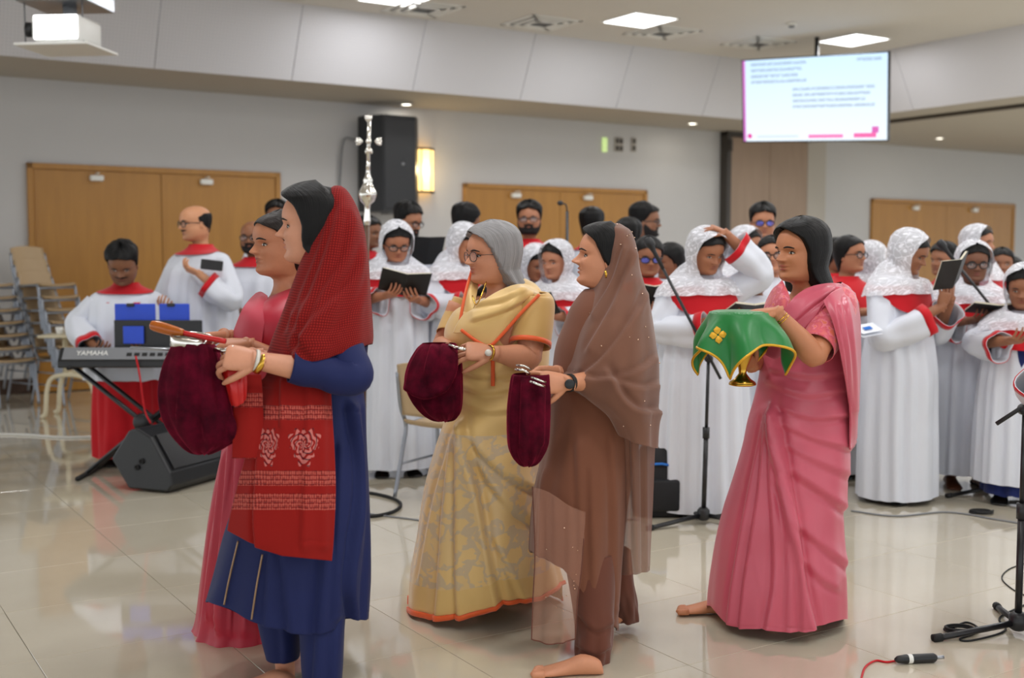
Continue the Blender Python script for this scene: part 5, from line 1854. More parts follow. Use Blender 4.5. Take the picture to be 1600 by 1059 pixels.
# ================================================================== the woman in the pink silk saree
E = Front('short-haired woman in a pink silk saree carrying a green-covered vessel', 1256, 340, 4.5, -48, (-16, 3, 0), (188, 124, 88), .224, hairgap=.09, nose=1.05, lips=1.0, lipcol=(166, 76, 74))
E.arm(at(1312, 480, 4.40), at(1272, 556, 4.18), at(1212, 488, 4.18), (-1, .12, -.06), (.0, .05, -1), 1, 1.02, 1.05, curl=(.10, .12, .1), thumb=(.35, .1))
E.arm(at(1220, 480, 4.65), at(1185, 560, 4.62), at(1172, 570, 4.36), (-.5, -.7, .35), (-.1, .3, .9), -1, 1.0, curl=(.6, .6, .4))
E.leg(at(1215, 760, 4.45), at(1200, 860, 4.38), at(1130, 940, 4.55), gnd(1150, 958), (-1, -.05, .03))
E.leg(at(1260, 760, 4.55), at(1262, 860, 4.5), at(1265, 950, 4.5), gnd(1278, 968), (-.9, -.3, 0))
E.done()
E.hair([(1.0, .11, 0), (.985, .11, 0), (.955, .11, 0), (.91, .11, .0), (.86, .105, .05), (.80, .10, .45), (.72, .095, .80), (.62, .095, .96), (.5, .10, 1.05), (.36, .10, 1.10), (.22, .11, 1.15), (.08, .13, 1.22, .32, -.36, .40), (-.06, .14, 1.32, .33, -.34, .44), (-.17, .14, 1.42, .33, -.3, .47), (-.22, .05, 1.5, .31, -.27, .45)], 'hair_black', noise=.008, frontk=.85)
P, _ = sil([(458, 1240, 1314, 4.54, .08, -.045), (464, 1222, 1328, 4.53, .105, -.035), (476, 1200, 1335, 4.51, .13, -.015), (500, 1191, 1337, 4.5, .15), (540, 1190, 1336, 4.5, .16), (580, 1188, 1334, 4.5, .16), (620, 1180, 1332, 4.5, .17), (660, 1169, 1330, 4.5, .18), (700, 1161, 1327, 4.5, .19), (753, 1146, 1321, 4.5, .20), (800, 1132, 1315, 4.5, .22), (850, 1121, 1316, 4.5, .23), (904, 1113, 1318, 4.5, .25), (942, 1109, 1319, 4.5, .26), (966, 1108, 1319, 4.5, .265)], 140, 200)
n_, m_ = P.shape[:2]; px_, py_ = proj(P)
hemy = np.interp(px_[-1], [1108, 1132, 1155, 1189, 1223, 1257, 1283, 1319], [946, 972, 982, 982, 987, 985, 977, 967])
hz = np.array([at(a_, b_, c_)[2] for a_, b_, c_ in zip(px_[-1], hemy, P[-1, :, 1])]) - P[-1, :, 2]
P[..., 2] += np.linspace(0, 1, n_)[:, None] ** 5 * (hz * (P[-1, :, 1] < 4.55))[None]
P = ripple(P, .004, 9, .3, .2, (.5, .95))
P = crease(P, [(.030, 12, 's', [(1213, 645), (1235, 760), (1257, 905), (1274, 982)][::-1]), (.016, 8, 's', [(1208, 650), (1205, 760), (1207, 900), (1195, 980)]), (.015, 8, 's', [(1203, 650), (1185, 780), (1165, 900), (1156, 980)]), (.014, 8, 's', [(1196, 655), (1165, 790), (1145, 900), (1136, 970)]),
               (.013, 8, 's', [(1210, 700), (1225, 820), (1228, 985)]), (.012, 7, 's', [(1215, 760), (1240, 880), (1250, 985)]), (.009, 9, 's', [(1226, 668), (1280, 690), (1345, 705)]), (.013, 11, 's', [(1238, 740), (1280, 768), (1335, 808)]), (.007, 9, 's', [(1230, 700), (1280, 725), (1340, 750)]),
               (.010, 10, 's', [(1248, 826), (1290, 860), (1335, 895)]), (.010, 9, 's', [(1256, 880), (1280, 905), (1300, 918)]), (.012, 8, 's', [(1220, 640), (1270, 655), (1328, 650)]), (.010, 8, 's', [(1200, 600), (1260, 620), (1325, 610)]), (.010, 8, 's', [(1210, 580), (1270, 590), (1325, 580)])])
E.put('saree', P, 'pink_silk')
# blouse front, sleeves
S = sheet([[(1222, 437, 4.44), (1216, 444, 4.43), (1207, 452, 4.46), (1198, 468, 4.5)], [(1232, 458, 4.37), (1222, 464, 4.36), (1208, 470, 4.40), (1194, 480, 4.47)], [(1238, 480, 4.34), (1224, 484, 4.33), (1208, 490, 4.37), (1190, 498, 4.45)]], 24, 24)
E.put('blouse_front', S, 'pink_blouse', False, .003)
Tm = MB(); Tm.tube([at(1312, 462, 4.42), at(1308, 480, 4.39), at(1294, 512, 4.31), at(1276, 544, 4.225)], [.06, .074, .072, .066], 44, 0, cap=False, smooth=36)
E.put('sleeve', Tm.v[0].reshape(36, 44, 3), 'pink_blouse', True, .003)
# pallu: across the chest, over the shoulder, down the back
S = sheet([[(1258, 452, 4.36), (1278, 446, 4.38), (1300, 444, 4.42), (1322, 449, 4.50), (1334, 458, 4.58)], [(1236, 470, 4.325), (1262, 464, 4.32), (1290, 458, 4.335), (1318, 460, 4.40), (1339, 475, 4.54)], [(1214, 505, 4.33), (1240, 500, 4.30), (1268, 488, 4.295), (1288, 476, 4.305), (1300, 470, 4.31)], [(1196, 555, 4.34), (1215, 560, 4.31), (1240, 540, 4.30), (1262, 515, 4.30), (1284, 480, 4.30)]], 60, 70)
S = crease(S, [(.008, 7, 's', [(1215, 530), (1260, 485), (1310, 450)]), (.008, 7, 's', [(1235, 540), (1270, 500), (1295, 465)])], False)
E.put('pallu', S, 'pink_silk', False, .004)
S = sheet([[(1286, 470, 4.26), (1302, 455, 4.29), (1322, 448, 4.42), (1336, 458, 4.58)], [(1302, 506, 4.20), (1314, 500, 4.19), (1330, 492, 4.28), (1343, 496, 4.52)], [(1315, 563, 4.19), (1323, 560, 4.20), (1334, 558, 4.30), (1343, 560, 4.52)], [(1327, 640, 4.33), (1330, 640, 4.33), (1335, 638, 4.40), (1338, 640, 4.52)], [(1327, 702, 4.36), (1329, 702, 4.36), (1332, 700, 4.42), (1334, 698, 4.50)]], 80, 50)
S = crease(S, [(.010, 5, 's', [(1318, 470), (1330, 560), (1333, 690)]), (.008, 4, 's', [(1310, 480), (1324, 560), (1330, 640)])], False)
E.put('pallu_end', S, 'pink_silk', False, .004)
d_ = at(1212, 488, 4.18) - at(1272, 556, 4.18); d_ /= np.linalg.norm(d_)
for k_ in (0, .010):
    m = MB(); m.lathe([(.0305, -.0025), (.033, 0), (.0305, .0025), (.0295, 0), (.0305, -.0025)], 28, at(1219, 497, 4.18) - d_ * k_, axis=d_); m.build('bangle', 'gold', E.root, E.root)
# ------------------------------------------------------------------ things the front women carry
def bag(rows, label, group='velvet collection bags', cre=(), rip=.004):
    c = np.mean([at((r[1] + r[2]) / 2, r[0], r[3]) for r in rows], 0)
    r = thing('collection_bag', label, 'bag', c, 0, group)
    P, _ = sil(rows, 60, 90)
    P = ripple(P, rip, 9, .5, .2, (.0, .35))
    P = crease(P, list(cre))
    m = MB(); m.grid(P, True, 0, cap1=True); m.build('pouch', 'maroon_velvet', r, r)
    return r


b1 = bag([(534, 272, 330, 3.60, .062), (545, 266, 338, 3.60, .075), (570, 256, 348, 3.60, .09), (605, 249, 360, 3.60, .10), (640, 252, 370, 3.60, .10), (668, 264, 372, 3.60, .095), (690, 282, 364, 3.60, .08), (703, 298, 340, 3.60, .05), (708, 312, 326, 3.60, .015)],
         'maroon velvet collection bag with metal rim and wooden handle, held by the red-scarfed woman', cre=[(.010, 6, 's', [(290, 545), (280, 600), (276, 650)]), (.010, 6, 's', [(312, 545), (312, 610), (318, 680)]), (.008, 6, 's', [(330, 550), (342, 610), (345, 670)]), (.012, 8, 's', [(350, 560), (364, 620), (360, 680)])])
cr_ = at(300, 533, 3.60)
m = MB(); m.lathe([(.064, -.016), (.067, -.015), (.067, .016), (.064, .018), (.061, .016), (.061, -.015), (.064, -.016)], 40, cr_, axis=(.12, -.12, 1)); m.build('rim', 'silver', b1, b1)
m = MB(); m.tube([at(234, 507, 3.60), at(238, 508, 3.60), at(250, 511, 3.59), at(268, 516, 3.58), at(282, 519, 3.57), at(287, 520, 3.57)], [.006, .015, .018, .017, .013, .010], 16, smooth=30); h_ = m.build('handle', 'handle_wood', b1, b1)
m = MB(); m.tube([at(286, 520, 3.57), at(310, 525, 3.56), at(352, 533, 3.53)], .0085, 12, smooth=12); m.build('handle_wrap', 'red_satin', b1, b1)
m = MB(); m.tube([at(205, 543, 3.66), at(240, 545, 3.64), at(272, 546, 3.62)], .010, 10, flat=((0, 0, 1), .45)); m.build('clasp_bar', 'steel', b1, b1)
m = MB(); m.tube([at(335, 546, 3.56), at(350, 548, 3.55), at(366, 543, 3.53)], .007, 8); m.build('clasp_bar', 'silver', b1, b1)
S = sheet([[(345, 574, 3.56), (362, 578, 3.54), (386, 578, 3.55)], [(352, 605, 3.56), (366, 608, 3.53), (386, 600, 3.55)], [(362, 634, 3.56), (372, 634, 3.54), (384, 622, 3.55)]], 30, 30)
m = MB(); m.grid(crease(S, [(.006, 4, 's', [(356, 580), (366, 630)]), (.006, 4, 's', [(374, 580), (376, 630)])], False)); m.build('satin_lining', 'red_satin', b1, b1, thick=.003)
b2 = bag([(536, 660, 712, 4.36, .05), (546, 650, 718, 4.35, .075), (570, 637, 722, 4.34, .10), (598, 632, 723, 4.34, .11), (622, 640, 723, 4.34, .105), (642, 656, 720, 4.34, .085), (653, 672, 712, 4.34, .05), (657, 686, 700, 4.34, .015)],
         'round maroon velvet collection bag held by the grey-haired woman', cre=[(.020, 9, 's', [(712, 560), (706, 590), (694, 612), (664, 622), (640, 612)][::-1]), (.010, 6, 's', [(672, 545), (664, 580), (670, 610)]), (.009, 6, 's', [(690, 545), (690, 590)])])
m = MB(); m.tube([at(702, 540, 4.30), at(712, 543, 4.27), at(728, 546, 4.26)], .007, 10); m.build('clasp_bar', 'silver', b2, b2)
b3 = bag([(584, 802, 858, 3.92, .05), (592, 798, 860, 3.92, .06), (640, 793, 860, 3.92, .07), (690, 794, 857, 3.92, .068), (710, 800, 849, 3.92, .055), (722, 809, 840, 3.92, .035), (727, 818, 830, 3.92, .012)],
         'long narrow maroon velvet collection bag held by the woman in brown', cre=[(.008, 6, 's', [(815, 600), (812, 690)]), (.008, 6, 's', [(840, 610), (842, 690)])])
for pl in ([(805, 577, 3.86), (818, 578, 3.85), (828, 584, 3.86)], [(828, 596, 3.84), (840, 600, 3.83), (851, 604, 3.84)]):
    m = MB(); q = [at(*p) for p in pl]; m.tube(q, .0045, 8); m.tube([p + np.array([.004, 0, .014]) for p in q], .0035, 8)
    m.build('clasp_bar', 'silver', b3, b3)

# vessel under the green cloth
CY = 4.22
top = at(1157, 487, CY)
ve = thing('vessel', 'small gold footed bowl under the green cloth, held by the pink-saree woman', 'bowl', at(1160, 600, CY + .02))
base = at(1160, 600, CY + .02)
hh = top[2] - base[2] - .012
m = MB(); m.lathe([(.045, 0), (.048, .008), (.03, .02), (.014, .04), (.016, .06), (.05, hh * .55), (.09, hh * .8), (.10, hh), (.095, hh), (.0, hh * .62)], 40); m.build('cup', 'gold', ve)
m = MB(); m.lathe([(.038, -.006), (.05, -.002), (.05, .004), (.038, .006)], 40); m.build('foot', 'gold', ve)
gc = thing('altar_cloth', 'green cloth with gold cross and yellow trim draped over a vessel', 'cloth', top)
n, k = 160, 60
a = np.linspace(0, 2 * PI, n, endpoint=False)
R0 = .112; half = .25
phi = math.radians(22)
lim = half / np.maximum(np.abs(np.cos(a - phi)), np.abs(np.sin(a - phi)))
P = np.zeros((k, n, 3))
for i in range(k):
    t_ = i / (k - 1)
    L = lim * t_
    flat = np.minimum(L, R0)
    rem = np.maximum(L - R0, 0)
    cor = (lim / half - 1) / .414                       # 1 at a corner
    flare = .50 - .30 * cor * sst(.05, .2, rem) + .12 * np.cos(a * 1.0 + .6)
    wob = .024 * np.sin(a * 7 + .8) * sst(0, .12, rem)
    P[i, :, 0] = np.cos(a) * (flat + rem * flare + wob)
    P[i, :, 1] = np.sin(a) * (flat + rem * flare + wob) * .95
    P[i, :, 2] = -rem * np.sqrt(np.maximum(.05, 1 - flare ** 2)) + .004 * (1 - sst(R0 * .8, R0, L))
    P[i, :, 2] -= .012 * sst(R0 * .92, R0 * 1.05, L) * (rem <= 0)
m = MB(); m.grid(P[1:], True, 0, cap0=True, flip=True)
m.build('cloth', 'green_satin', gc, thick=.003)
m = MB(); edge = P[-1]; m.tube(np.vstack([edge, edge[:1]]), .0048, 8); m.build('trim', 'gold_thread', gc)
# embroidered cross on the left front
Nn = nrmg(P, True)
px_, py_ = proj(P + top)
dd = (px_ - 1120) ** 2 + (py_ - 523) ** 2 + 1e4 * (P[..., 1] > .03)
i0, j0 = np.unravel_index(dd.argmin(), dd.shape)
c0, nz = P[i0, j0], Nn[i0, j0]
if nz[1] > 0: nz = -nz
ex = np.cross([0, 0, 1.0], nz); ex /= np.linalg.norm(ex); ey = np.cross(nz, ex)
for q in range(4):
    an = q * PI / 2 + .12
    dx = ex * math.cos(an) + ey * math.sin(an); dy = -ex * math.sin(an) + ey * math.cos(an)
    m = MB()
    pts = [(.004, .003), (.013, .011), (.021, .013), (.032, 0), (.021, -.013), (.013, -.011), (.004, -.003)]
    F_ = [c0 + dx * u + dy * v + nz * .006 for u, v in pts]; B_ = [c0 + dx * u + dy * v - nz * .004 for u, v in pts]
    cc = c0 + dx * .018 + nz * .010
    V = F_ + B_ + [cc]
    fs = [(i, (i + 1) % 7, 14) for i in range(7)] + [(i, i + 7, (i + 1) % 7 + 7, (i + 1) % 7) for i in range(7)]
    m.add(V, fs, 0); m.build('cross_petal', 'gold_thread', gc, smooth=False)

# processional cross behind the red scarf
CY2 = 7.2
KS = CY2 / 4.9
T0, T1 = at(565, 762, CY2), at(573.5, 345, CY2)
lx = (T1[0] - T0[0]) / (T1[2] - .0)
pc = thing('processional_cross', 'silver processional cross on a brown wooden staff', 'cross', (T0[0], CY2, 0))
zz = lambda py: at(573, py, CY2)[2]


def pl(mb, prof, n=24):
    prof = np.asarray(prof, float)
    a = np.linspace(0, 2 * PI, n, endpoint=False)
    P = np.stack([prof[:, :1] * np.cos(a) + prof[:, 1:2] * lx, prof[:, :1] * np.sin(a), np.repeat(prof[:, 1:2], n, 1)], -1)
    mb.grid(P, True, 0, cap0=True, cap1=True)
    return mb


pl(MB(), [(.022, 0), (.026, .03), (.02, .05)]).build('ferrule', 'steel', pc)
pl(MB(), [(.019, .04), (.019, zz(350))]).build('staff', 'floor_wood_dark', pc)
kz = zz(303); q = KS
pl(MB(), [(.014 * q, zz(352)), (.016 * q, zz(345)), (.012 * q, zz(328)), (.014 * q, kz - .045 * q), (.03 * q, kz - .03 * q), (.038 * q, kz - .008 * q), (.039 * q, kz), (.036 * q, kz + .012 * q), (.024 * q, kz + .034 * q), (.018 * q, kz + .05 * q), (.022 * q, kz + .056 * q), (.012 * q, kz + .075 * q), (.008 * q, kz + .10 * q), (.009 * q, zz(265)), (.006 * q, zz(262))], 28).build('knob', 'silver', pc)
cz_ = zz(221)
m = MB()
X0 = lambda z: np.array([lx * z, 0, z])
m.tube([X0(zz(266)), X0(zz(250))], [.010 * q, .008 * q], 10); m.tube([X0(zz(252)), X0(cz_), X0(zz(190))], .0085 * q, 10)
for ang, ln in ((0, .030), (PI, .030), (PI / 2, .085), (-PI / 2, .028)):
    d_ = np.array([math.cos(ang), 0, math.sin(ang)])
    c = X0(cz_) + d_ * ln * q
    for s_ in (-.55, 0, .55):
        e_ = np.array([math.cos(ang + s_), 0, math.sin(ang + s_)])
        m.tube([c - e_ * .004 * q, c + e_ * .012 * q, c + e_ * .022 * q, c + e_ * .028 * q], np.array([.006, .010, .007, .002]) * q, 8)
m.ball(X0(cz_) + np.array([0, -.006, 0]), .013 * q, 8)
m.build('cross', 'silver', pc)
# ------------------------------------------------------------------ things on the wall
def wall_frame(px, py, Yoff=0.0):
    s_ = s_at(px)
    p = wp(s_, Yoff)
    d = ray(px, py); k = p[1] / d[1]
    return np.array([p[0], p[1], CAMZ + d[2] * k])


def wthing(name, label, cat, px, py, off, group=None):
    p = wall_frame(px, py, off)
    # x along wall, -y into the hall
    return thing(name, label, cat, p, WA, group), p


sp, p = wthing('wall_speaker', 'tall black loudspeaker hung high on the wall beside the lamp', 'speaker', 597, 257, .32)
sc = p[1] / FPX
W_, H_ = 88 * sc, 146 * sc
m = MB()
prof = np.array([(-.5, .5), (.5, .5), (.5, .0), (.32, -.35), (-.32, -.35), (-.5, .0)]) * np.array([W_, .5])
V = [(x, y, z) for z in (-H_ / 2, H_ / 2) for x, y in prof]
F = [tuple(range(5, -1, -1)), tuple(range(6, 12))] + [(i, (i + 1) % 6, (i + 1) % 6 + 6, i + 6) for i in range(6)]
m.add(V, F); m.build('cabinet', 'black_plastic', sp, smooth=False)
m = MB(); m.box((0, -.18, 0), (W_ * .6, .012, H_ * .94), .005); m.build('grille', 'black_metal', sp, smooth=False)
m = MB(); m.lathe([(.02, 0), (.02, .004), (.001, .005)], 16, (W_ * .06, -.187, 0), axis=(0, -1, 0)); m.build('badge', 'steel', sp)
m = MB(); m.box((0, .2, H_ * .36), (.08, .3, .06), .005); m.box((0, .2, -H_ * .36), (.08, .3, .06), .005); m.box((0, .04, -H_ * .51), (.2, .2, .03), .004); m.build('bracket', 'grey_plastic', sp, smooth=False)
m = MB(); m.tube([(-W_ * .5 - .02, .2, .28), (-W_ * .62, .22, .3), (-W_ * .78, .26, .25), (-W_ * .86, .28, -.4)], .012, 8, smooth=30); m.build('cable', 'grey_plastic', sp)

t = NT('lamp_shade')
t.p('Base Color', C(240, 215, 160)); t.p('Emission Color', C(255, 205, 120)); t.p('Emission Strength', 1.9)
MATS['lamp_shade'] = t.m
la, p = wthing('wall_lamp', 'glowing half-round wall lamp with dark frame beside the speaker', 'lamp', 656, 267, .02)
sc = p[1] / FPX; w2, h2 = 21 * sc, 66 * sc
a = np.linspace(-PI / 2, PI / 2, 20)
P = np.array([[(w2 * math.sin(q), -.16 * math.cos(q), z) for q in a] for z in (-h2 / 2, 0, h2 / 2)])
m = MB(); m.grid(P); m.build('shade', 'lamp_shade', la)
for z in (-h2 / 2, h2 / 2):
    m = MB(); m.tube([(w2 * 1.02 * math.sin(q), -.165 * math.cos(q), z) for q in a], .014, 8); m.build('rim', 'dark_frame', la)
for q in (-.35, .45):
    m = MB(); m.tube([(w2 * 1.02 * math.sin(q), -.165 * math.cos(q), -h2 / 2), (w2 * 1.02 * math.sin(q), -.165 * math.cos(q), h2 / 2)], .007, 6); m.build('rib', 'baseboard_wood', la)
lamp('lamp_bulb', 'POINT', (0, -.25, 0), 3.0, .06, la, (1, .78, .45))

t = NT('lit_switch'); t.p('Base Color', C(190, 210, 150)); t.p('Emission Color', C(190, 215, 140)); t.p('Emission Strength', .5); MATS['lit_switch'] = t.m
for px, lab, mt in ((943, 'small pale green-lit switch plate on the back wall', 'lit_switch'), (965, 'double dark switch plate on the back wall', 'grey_plastic'), (988, 'single dark switch plate nearest the partition', 'grey_plastic')):
    o, p = wthing('switch_plate', lab, 'switch', px, 226, .012, 'switch plates on the back wall')
    wd = .15 if px == 965 else .09
    m = MB(); m.box((0, 0, 0), (wd, .02, .2), .006); m.build('plate', mt if mt != 'grey_plastic' else 'soffit_paint', o, smooth=False)
    for q in ((-.035, .05), (.035, .05), (-.035, -.05), (.035, -.05)) if px == 965 else ((0, .05), (0, -.05)):
        m = MB(); m.box((q[0], -.013, q[1]), (.052, .012, .07), .003); m.build('rocker', 'dark_frame' if mt != 'lit_switch' else 'lit_switch', o, smooth=False)

# ------------------------------------------------------------------ hanging screen
t = NT('screen_picture')
sx = t.n('SeparateXYZ', ins={0: t.coord('UV')})
u_, v_ = sx.outputs[0], sx.outputs[1]


def rect(a, b, c, d):
    return t.math('MULTIPLY', t.math('MULTIPLY', t.math('GREATER_THAN', u_, a), t.math('LESS_THAN', u_, b)), t.math('MULTIPLY', t.math('GREATER_THAN', v_, c), t.math('LESS_THAN', v_, d)))


base = t.mix(v_, C(226, 238, 250), C(196, 224, 250))
words = t.math('GREATER_THAN', t.noise(t.coord('UV', (38, 60, 1)), 1.0, 1), .40)
for a_, b_, rows_ in ((.06, .46, (.945, .872, .80, .73)), (.36, .92, (.625, .555, .485, .415)), (.80, .96, (.94,))):
    for k_, r_ in enumerate(rows_):
        base = t.mix(t.math('MULTIPLY', t.math('MULTIPLY', rect(a_, b_ - .03 * (k_ % 3), r_ - .019, r_ + .019), words), .42), base, C(70, 84, 110))
base = t.mix(rect(.47, .71, .03, .075), base, C(226, 120, 176))
base = t.mix(rect(.78, .93, .03, .085), base, C(232, 96, 160))
base = t.mix(rect(.90, .945, .085, .16), base, C(206, 90, 170))
base = t.mix(rect(.0, .018, .0, 1.0), base, C(200, 110, 190))
base = t.mix(t.math('MULTIPLY', rect(.10, .40, .04, .07), .25), base, C(70, 84, 110))
dot = t.math('LESS_THAN', t.math('ADD', t.math('POWER', t.math('MULTIPLY', t.math('SUBTRACT', u_, .045), 1.78), 2.), t.math('POWER', t.math('SUBTRACT', v_, .065), 2.)), .0010)
base = t.mix(dot, base, C(214, 60, 150))
t.p('Base Color', (.01, .01, .01, 1)); t.p('Roughness', .2)
t.p('Emission Color', base); t.p('Emission Strength', .95)
MATS['screen_picture'] = t.m
BLc, TLc, BRc, TRc = at(1159, 222, 14.3), at(1161, 94, 14.12), at(1386, 221, 13.12), at(1391, 79, 12.94)
ctr = (BLc + TLc + BRc + TRc) / 4
tv = thing('television', 'flat television showing hymn text, hung from the ceiling', 'television', ctr)
ex = ((BRc - BLc) + (TRc - TLc)) / 2; wv = np.linalg.norm(ex); ex = ex / wv
ey = ((TLc - BLc) + (TRc - BRc)) / 2; ey = ey - ex * ey.dot(ex); hv = np.linalg.norm(ey); ey = ey / hv
ez = np.cross(ex, ey)
RT = np.stack([ex, ey, ez], 1)
m = MB(); m.box(-ez * .03, (wv, hv, .05), .008, R=RT); m.build('casing', 'black_plastic', tv, smooth=False)
m = MB()
for sgn in (-1, 1):
    m.box(ex * sgn * (wv / 2 - .006) + ez * .0, (.012, hv, .012), .002, R=RT); m.box(ey * sgn * (hv / 2 - .007), (wv, .014, .012), .002, R=RT)
m.build('bezel', 'black_metal', tv, smooth=False)
m = MB(); a_, b_ = wv / 2 - .012, hv / 2 - .014
m.add([-ex * a_ - ey * b_ - ez * .001, ex * a_ - ey * b_ - ez * .001, ex * a_ + ey * b_ - ez * .001, -ex * a_ + ey * b_ - ez * .001], [(0, 1, 2, 3)], 0, [(0, 0), (1, 0), (1, 1), (0, 1)])
m.build('screen', 'screen_picture', tv, smooth=False)
m = MB(); m.tube([-ez * .09 - ey * .05, -ez * .09 + np.array([0, 0, ZC - ctr[2] - .001])], .025, 14); m.box(-ez * .075, (.3, .3, .04), .004, R=RT); m.build('ceiling_mount', 'black_metal', tv)

# ------------------------------------------------------------------ projector on its hanging shelf
c = at(105, 50, 8.6); k = 8.6 / FPX
pj = thing('projector', 'white ceiling projector on a hanging shelf at the upper left', 'projector', c, math.radians(-6))
m = MB(); m.box((-.0, 0, 0), (.36, .38, .19), .03, seg=3); m.build('body', 'white_plastic', pj)
m = MB(); m.box((.01, -.192, 0), (.33, .012, .17), .01); m.build('front_panel', 'panel_glow', pj, smooth=False)
m = MB(); m.lathe([(.05, 0), (.055, .05), (.04, .06)], 20, (-.2, -.1, 0), axis=(-1, -.2, 0)); m.build('lens', 'black_plastic', pj)
m = MB(); m.box((-.03, .05, -.115), (.56, .5, .02), .004); m.build('shelf', 'white_plastic', pj, smooth=False)
m = MB(); m.box((-.03, .05, .24), (.52, .5, .10), .006); m.build('lift_box', 'steel', pj, smooth=False)
m = MB(); m.box((.03, -.202, .245), (.44, .01, .085), .004); m.build('lift_panel', 'panel_glow', pj, smooth=False)
m = MB(); m.tube([(0, .05, .1), (0, .05, .2)], .05, 12); m.build('stem', 'grey_plastic', pj)
for x in (-.27, .17):
    m = MB(); m.tube([(x, -.1, -.11), (x, -.1, .2)], .006, 6); m.build('hanger_rod', 'grey_plastic', pj)
m = MB(); m.tube([(0, .1, .28), (0, .1, ZC - c[2] - .001)], .03, 12); m.build('ceiling_pole', 'grey_plastic', pj)

# ------------------------------------------------------------------ keyboard with stand and music
KY = 7.62
def kp_(px, py, Y=KY): return at(px, py, Y)
kc = at(242, 560, KY)
kb = thing('keyboard', 'black electronic keyboard with grey panel on a folding stand', 'keyboard', kc, .02)
prof = [(-.18, -.045), (-.18, .0), (-.11, .085), (.02, .05), (.18, .035), (.18, -.045)]
m = MB(); m.add([(x, y, z) for x in (-.58, .58) for y, z in prof], [tuple(range(6)), tuple(range(11, 5, -1))] + [(i, i + 6, (i + 1) % 6 + 6, (i + 1) % 6) for i in range(6)])
o = m.build('case', 'black_plastic', kb, smooth=False); bv = o.modifiers.new('bevel', 'BEVEL'); bv.width = .01; bv.segments = 2
RS = rot('x', math.atan2(.085, .07)); pm = np.array([0, -.147, .046])
m = MB(); m.box(pm, (1.10, .095, .006), .002, R=RS); m.build('panel', 'grey_plastic', kb, smooth=False)
m = MB()
for i in range(8): m.box(pm + RS @ np.array([-.12 + .05 * i, -.01, .005]), (.034, .025, .006), .002, R=RS)
m.build('buttons', 'black_rubber', kb, smooth=False)['kind'] = 'stuff'
kw = []
for i in range(36):
    m = MB(); m.box((-.49 + .028 * i, .105, .048), (.026, .13, .016), .002); m.build('white_key', 'white_plastic', kb, smooth=False)
for i in range(36):
    if i % 7 in (0, 1, 3, 4, 5):
        m = MB(); m.box((-.476 + .028 * i, .08, .06), (.013, .08, .014), .002); m.build('black_key', 'black_plastic', kb, smooth=False)


def lettering(txt, size, name, mat, parent, loc, R, ext=.001):
    cu = bpy.data.curves.new(name, 'FONT'); cu.body = txt; cu.size = size; cu.extrude = ext; cu.align_x = 'CENTER'; cu.align_y = 'CENTER'
    o = bpy.data.objects.new(name, cu); COL.objects.link(o)
    dg = bpy.context.evaluated_depsgraph_get(); dg.update()
    me = bpy.data.meshes.new_from_object(o.evaluated_get(dg))
    COL.objects.unlink(o); bpy.data.objects.remove(o)
    me.materials.clear(); me.materials.append(MATS[mat])
    q = bpy.data.objects.new(name, me); COL.objects.link(q); q.parent = parent
    q.location = loc; q.rotation_euler = R
    return q


lettering('YAMAHA', .05, 'lettering', 'white_plastic', kb, tuple(pm + RS @ np.array([-.36, 0, .004])), (math.atan2(.085, .07), 0, 0))
st = thing('keyboard_stand', 'black folding cross stand under the keyboard', 'stand', (kc[0], KY, 0), .02)
zt = kc[2] - .04
for y in (-.11, .11):
    m = MB(); m.tube([(-.5, y, zt), (.36, y, .02)], .016, 10); m.build('cross_bar', 'black_metal', st)
    m = MB(); m.tube([(.42, y * .8, zt), (-.44, y * .8, .02)], .016, 10); m.build('cross_bar', 'black_metal', st)
for x in (-.44, .36):
    m = MB(); m.tube([(x, -.26, .016), (x, .26, .016)], .016, 10); m.build('foot_bar', 'black_rubber', st)
for x in (-.5, .42):
    m = MB(); m.tube([(x, -.2, zt - .003), (x, .2, zt - .003)], .014, 10); m.build('support_bar', 'black_rubber', st)
m = MB(); m.lathe([(.05, -.16), (.06, -.15), (.06, -.12), (.03, -.11)], 18, (-.05, 0, zt / 2), axis=(0, 1, 0)); m.build('pivot_knob', 'black_plastic', st)
# music rest and folders
mr = thing('music_rest', 'black music rest standing on the back of the keyboard', 'music stand', at(248, 545, KY - .05))
R_ = rot('x', .18)
m = MB(); m.box((0, 0, .095), (.58, .012, .19), .004, R=None); m.build('board', 'black_plastic', mr, smooth=False)
m = MB(); m.box((0, .03, .005), (.58, .07, .01), .003); m.build('ledge', 'black_plastic', mr, smooth=False)
M('folder_blue', C(26, 70, 200), .35, var=.1, vs=10)
for x, wdt, lab in ((-.125, .27, 'blue folder with black clip on the music rest, left one'), (.135, .2, 'blue folder with black clip on the music rest, right one')):
    p = at(242, 545, KY - .0) + np.array([x, 0, .03])
    fo = thing('folder', lab, 'folder', p, 0, 'blue folders on the keyboard')
    m = MB(); m.box((0, 0, .135), (wdt, .012, .27), .004); m.build('cover', 'folder_blue', fo, smooth=False)
    m = MB(); m.box((-wdt * .1, -.008, .262), (.05, .02, .022), .003); m.build('clip', 'black_metal', fo, smooth=False)
sc_ = thing('folder', 'small blue booklet lying against the front of the music rest', 'folder', at(209, 537, KY - .075), 0, 'blue folders on the keyboard')
m = MB(); m.box((0, 0, .058), (.135, .008, .115), .002); m.build('cover', 'folder_blue', sc_, smooth=False)
m = MB(); m.box((0, .003, .058), (.128, .008, .11), .001); m.build('page_block', 'paper_pages', sc_, smooth=False)
# hanging red lanyard
tag(MB().tube([at(212, 556, KY - .20), at(218, 585, KY - .2), at(226, 640, KY - .2), at(236, 662, KY - .2)], .006, 6, smooth=20).build('lanyard', 'robe_red'), 'thin red cord hanging from the keyboard front', 'cord')

